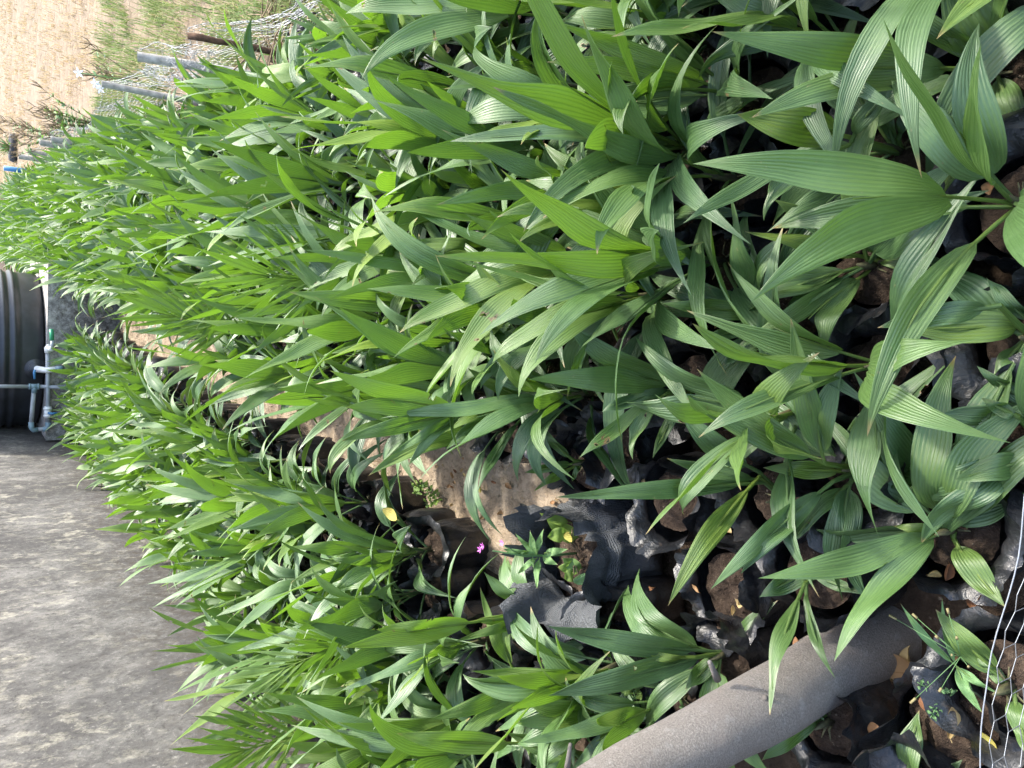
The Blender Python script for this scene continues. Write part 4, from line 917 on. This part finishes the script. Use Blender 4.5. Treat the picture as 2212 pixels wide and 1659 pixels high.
# ------------------------------------------------------------------ shrubs, flowers and clutter beyond the fence
def shrub(base, h, label, seed, nst, lf, spread, podded=True, cat='shrub'):
    root = empty('weed_shrub', base, label, cat); rn = random.Random(seed); ms = MB(); ml = MB(); mp = ms
    for i in range(nst):
        az = rn.uniform(0, 6.28); r_ = spread*rn.uniform(0.2, 1); e = V((r_*math.cos(az), r_*math.sin(az), h*rn.uniform(0.6, 1.0))); c = e*0.5+V((0, 0, h*0.2))
        ps = [bez(V(), c, e, k/8) for k in range(9)]; ms.tube(ps, [0.006-0.0005*k for k in range(9)], 5)
        for k in range(lf):
            f = rn.uniform(0.1, 0.75); p = bez(V(), c, e, f); a = rn.uniform(0, 6.28); q = p+V((0.08*math.cos(a), 0.08*math.sin(a), rn.uniform(-.02, .05)))
            add_leaf(ml, p, [q], (0, 0, 1), 0.035, 0.1, .5, 0.05, 5, 1, rn.uniform(0, 0.6), 0.1, 0, seed=rn.random(), rach=0.001)
        if podded:
            for k in range(7):
                f = rn.uniform(0.6, 1); p = bez(V(), c, e, f); a = rn.uniform(0, 6.28); mp.tube([p, p+V((0.05*math.cos(a), 0.05*math.sin(a), 0.05)), p+V((0.07*math.cos(a), 0.07*math.sin(a), 0.11))], [0.003, 0.005, 0.002], 5)
    ms.build('stem', M['twig'], root); ml.build('foliage', M['weed'], root)
b = at_x(200, 268, FX+0.25); shrub((b.x, b.y, 0), 0.75, 'straggly shrub with seed pods and green leaves outside the fence', 4, 14, 22, 0.42)
b = at_x(120, 290, FX+0.2); shrub((b.x, b.y+0.6, 0), 0.95, 'taller dry shrub with bristling seed heads by the far posts', 6, 11, 12, 0.38)
b = at_x(215, 150, FX+0.5); shrub((b.x, b.y, 0), 0.5, 'thin sprig with a few drooping pods near the white flowers', 8, 4, 4, 0.25)
for i, (X, Y, lab) in enumerate(((170, 157, 'single white star-shaped flower above the field edge'), (206, 180, 'white star-shaped double flower beside the slim grey post'))):
    c = at_x(X, Y, FX+0.12); fl_ = empty('white_flower', (c.x, c.y, 0), lab, 'flower'); mb = MB()
    up = V((-0.3, -0.75, 0.6)).normalized(); a = up.orthogonal().normalized(); bb = up.cross(a)
    for j in range(1+i):
        o0 = V((0.0, 0, c.z))+a*(0.05*j)
        for k in range(5):
            q = k*1.257; d = a*math.cos(q)+bb*math.sin(q); d2 = a*math.cos(q-.42)+bb*math.sin(q-.42); d3 = a*math.cos(q+.42)+bb*math.sin(q+.42)
            mb.add([o0, o0+d2*0.024+up*0.006, o0+d*0.042+up*0.002, o0+d3*0.024+up*0.006], [(0, 1, 2, 3)])
    mb.build('petals', M['whitepetal'], fl_); mb = MB(); mb.tube([V(), V((0.02, 0, c.z*0.6)), V((0, 0, c.z-0.004))], 0.004, 5); mb.build('stem', M['weed'], fl_)
# tyre planter with a spiky plant, and a blue-topped post, far along the fence
t0 = at_z(30, 320, 0.08); ty = empty('tyre_planter', (t0.x, t0.y, 0), 'black tyre planter at the far end of the fence', 'planter')
mb = MB(); mb.lathe([(0.19, 0.05), (0.24, 0.01), (0.30, 0.03), (0.32, 0.09), (0.30, 0.16), (0.24, 0.18), (0.19, 0.14), (0.19, 0.05)], n=36); mb.build('tyre', M['dark'], ty); mobj('soil', SOILS[0], ty, (0, 0, 0.11), 0, 2.3)
sp = empty('spiky_plant', (t0.x, t0.y, 0.12), 'grey-green spiky plant growing in the black tyre', 'plant'); mb = MB(); rn = random.Random(2)
for k in range(34):
    a = k*2.4; th = rn.uniform(0.15, 1.25); l_ = rn.uniform(0.28, 0.42); e = V((math.cos(a)*math.sin(th), math.sin(a)*math.sin(th), math.cos(th)))*l_
    add_leaf(mb, (0, 0, 0), [e], (0, 0, 1) if th > 0.6 else (math.cos(a+3.1), math.sin(a+3.1), 0.3), 0.032, 0.0, .5, 0.04, 7, 2, 0.25, 0.4, 0, seed=k, rach=0.001)
mb.build('foliage', M['weed'], sp)
bp = at_x(8, 363, FX-0.05); bpo = empty('pipe_post', (bp.x, bp.y, 0), 'grey pipe with blue sleeve standing at the far end of the netting', 'post')
mb = MB(); mb.tube([V((0, 0, 0)), V((0, 0, bp.z*0.75))], 0.036, 16); mb.build('pipe', M['pvcpost'], bpo); mb = MB(); mb.tube([V((0, 0, bp.z*0.35)), V((0.0, 0, bp.z))], 0.040, 16); mb.build('sleeve', M['blue'], bpo)
# brush heap by the nearer fence
bh = at_z(660, 20, 0.0); heap = empty('brush_heap', bh, 'tangle of dry brown branches heaped outside the netting', 'brush heap'); mb = MB(); rn = random.Random(12)
for k in range(70):
    p = V((rn.gauss(0, .22), rn.gauss(0, .22), rn.uniform(0, .12))); a = rn.uniform(0, 6.28); l_ = rn.uniform(0.15, 0.5); d = V((math.cos(a), math.sin(a), rn.uniform(-.1, .5)))
    q = p+d*l_; mb.tube([p, p.lerp(q, .5)+V((rn.gauss(0, .03), rn.gauss(0, .03), .03)), q], [rn.uniform(.003, .008), .004, .0015], 5)
mb.build('branches', M['twig'], heap)
for i, (X, Y, lab) in enumerate(((630, 68, 'black charred stump at the left of the brush heap'), (668, 55, 'black lump of burnt root inside the brush heap'))):
    c = at_z(X, Y, 0.05); mb = MB(); n = 14; pts = []
    for j in range(9):
        for k in range(n+1):
            th = math.pi*j/8; ph = 2*math.pi*(k % n)/n; d = V((math.sin(th)*math.cos(ph), math.sin(th)*math.sin(ph), math.cos(th))); pts.append(d*(0.07+0.04*noise.noise(d*2.2+V((i*4, 0, 0)))+0.015*noise.noise(d*6))+V((0, 0, 0)))
    mb.grid(pts, n+1, 9); o = mb.build('burnt_stump', M['dark'], None, True, c); tag(o, lab, 'stump')

# clods and pebbles on the path, and bags of soil that hold no palm
rn = random.Random(21); mb = MB()
for i in range(1700):
    y = 1.65+5*rn.random()**1.6; x = rn.uniform(-1.0, -0.44); r_ = rn.choice((0.003, 0.004, 0.005, 0.008, 0.011)); p = V((x, y, 0.018+0.022*noise.noise(V((x*5, y*5, 0)))+0.018*noise.noise(V((x*17, y*17, 2)))))
    vs = [p+V((a*r_*rn.uniform(.6, 1.4), b*r_*rn.uniform(.6, 1.4), c*r_*rn.uniform(.5, 1.1))) for a, b, c in ((1, 0, 0), (0, 1, 0), (-1, 0, 0), (0, -1, 0), (0, 0, 1), (0, 0, -1))]
    mb.add(vs, [(0, 1, 4), (1, 2, 4), (2, 3, 4), (3, 0, 4), (1, 0, 5), (2, 1, 5), (3, 2, 5), (0, 3, 5)])
tag(mb.build('soil_clods', M['path'], smooth=False), 'small clods and pebbles loose on the bare path', 'clods', None, 'stuff')
for i, (X, Y, lab) in enumerate(((1320, 1345, 'collapsed black bag of soil without a palm beside the shade-net bag'), (1440, 1085, 'black bag of soil without a palm just right of the shade-net bag'), (1560, 1270, 'crumpled black bag with grey sheen and no palm above the trunk'), (1330, 962, 'black bag with a soft folded rim between the tiny seedling and the bare path'), (1250, 880, 'upright black bag with folded rim above the tiny narrow-leaved seedling'), (2040, 1575, 'open black bag of bare soil with pinkish leaf scrap in the lower corner'), (1860, 820, 'wide open black bag showing dark crumbly soil'))):
    p = at_z(X, Y, 0.2); o = empty('soil_bag', (p.x, p.y, 0), lab, 'planting bag', None, i*1.3); r0 = random.Random(i)
    mobj('grow_bag', bag_mesh(0.088, 0.19, 60+i, None, 0.07, 0.88, 1.0, 0.12), o); mobj('soil', SOILS[i % 4], o, (0, 0, 0.165), 0, 1.0)
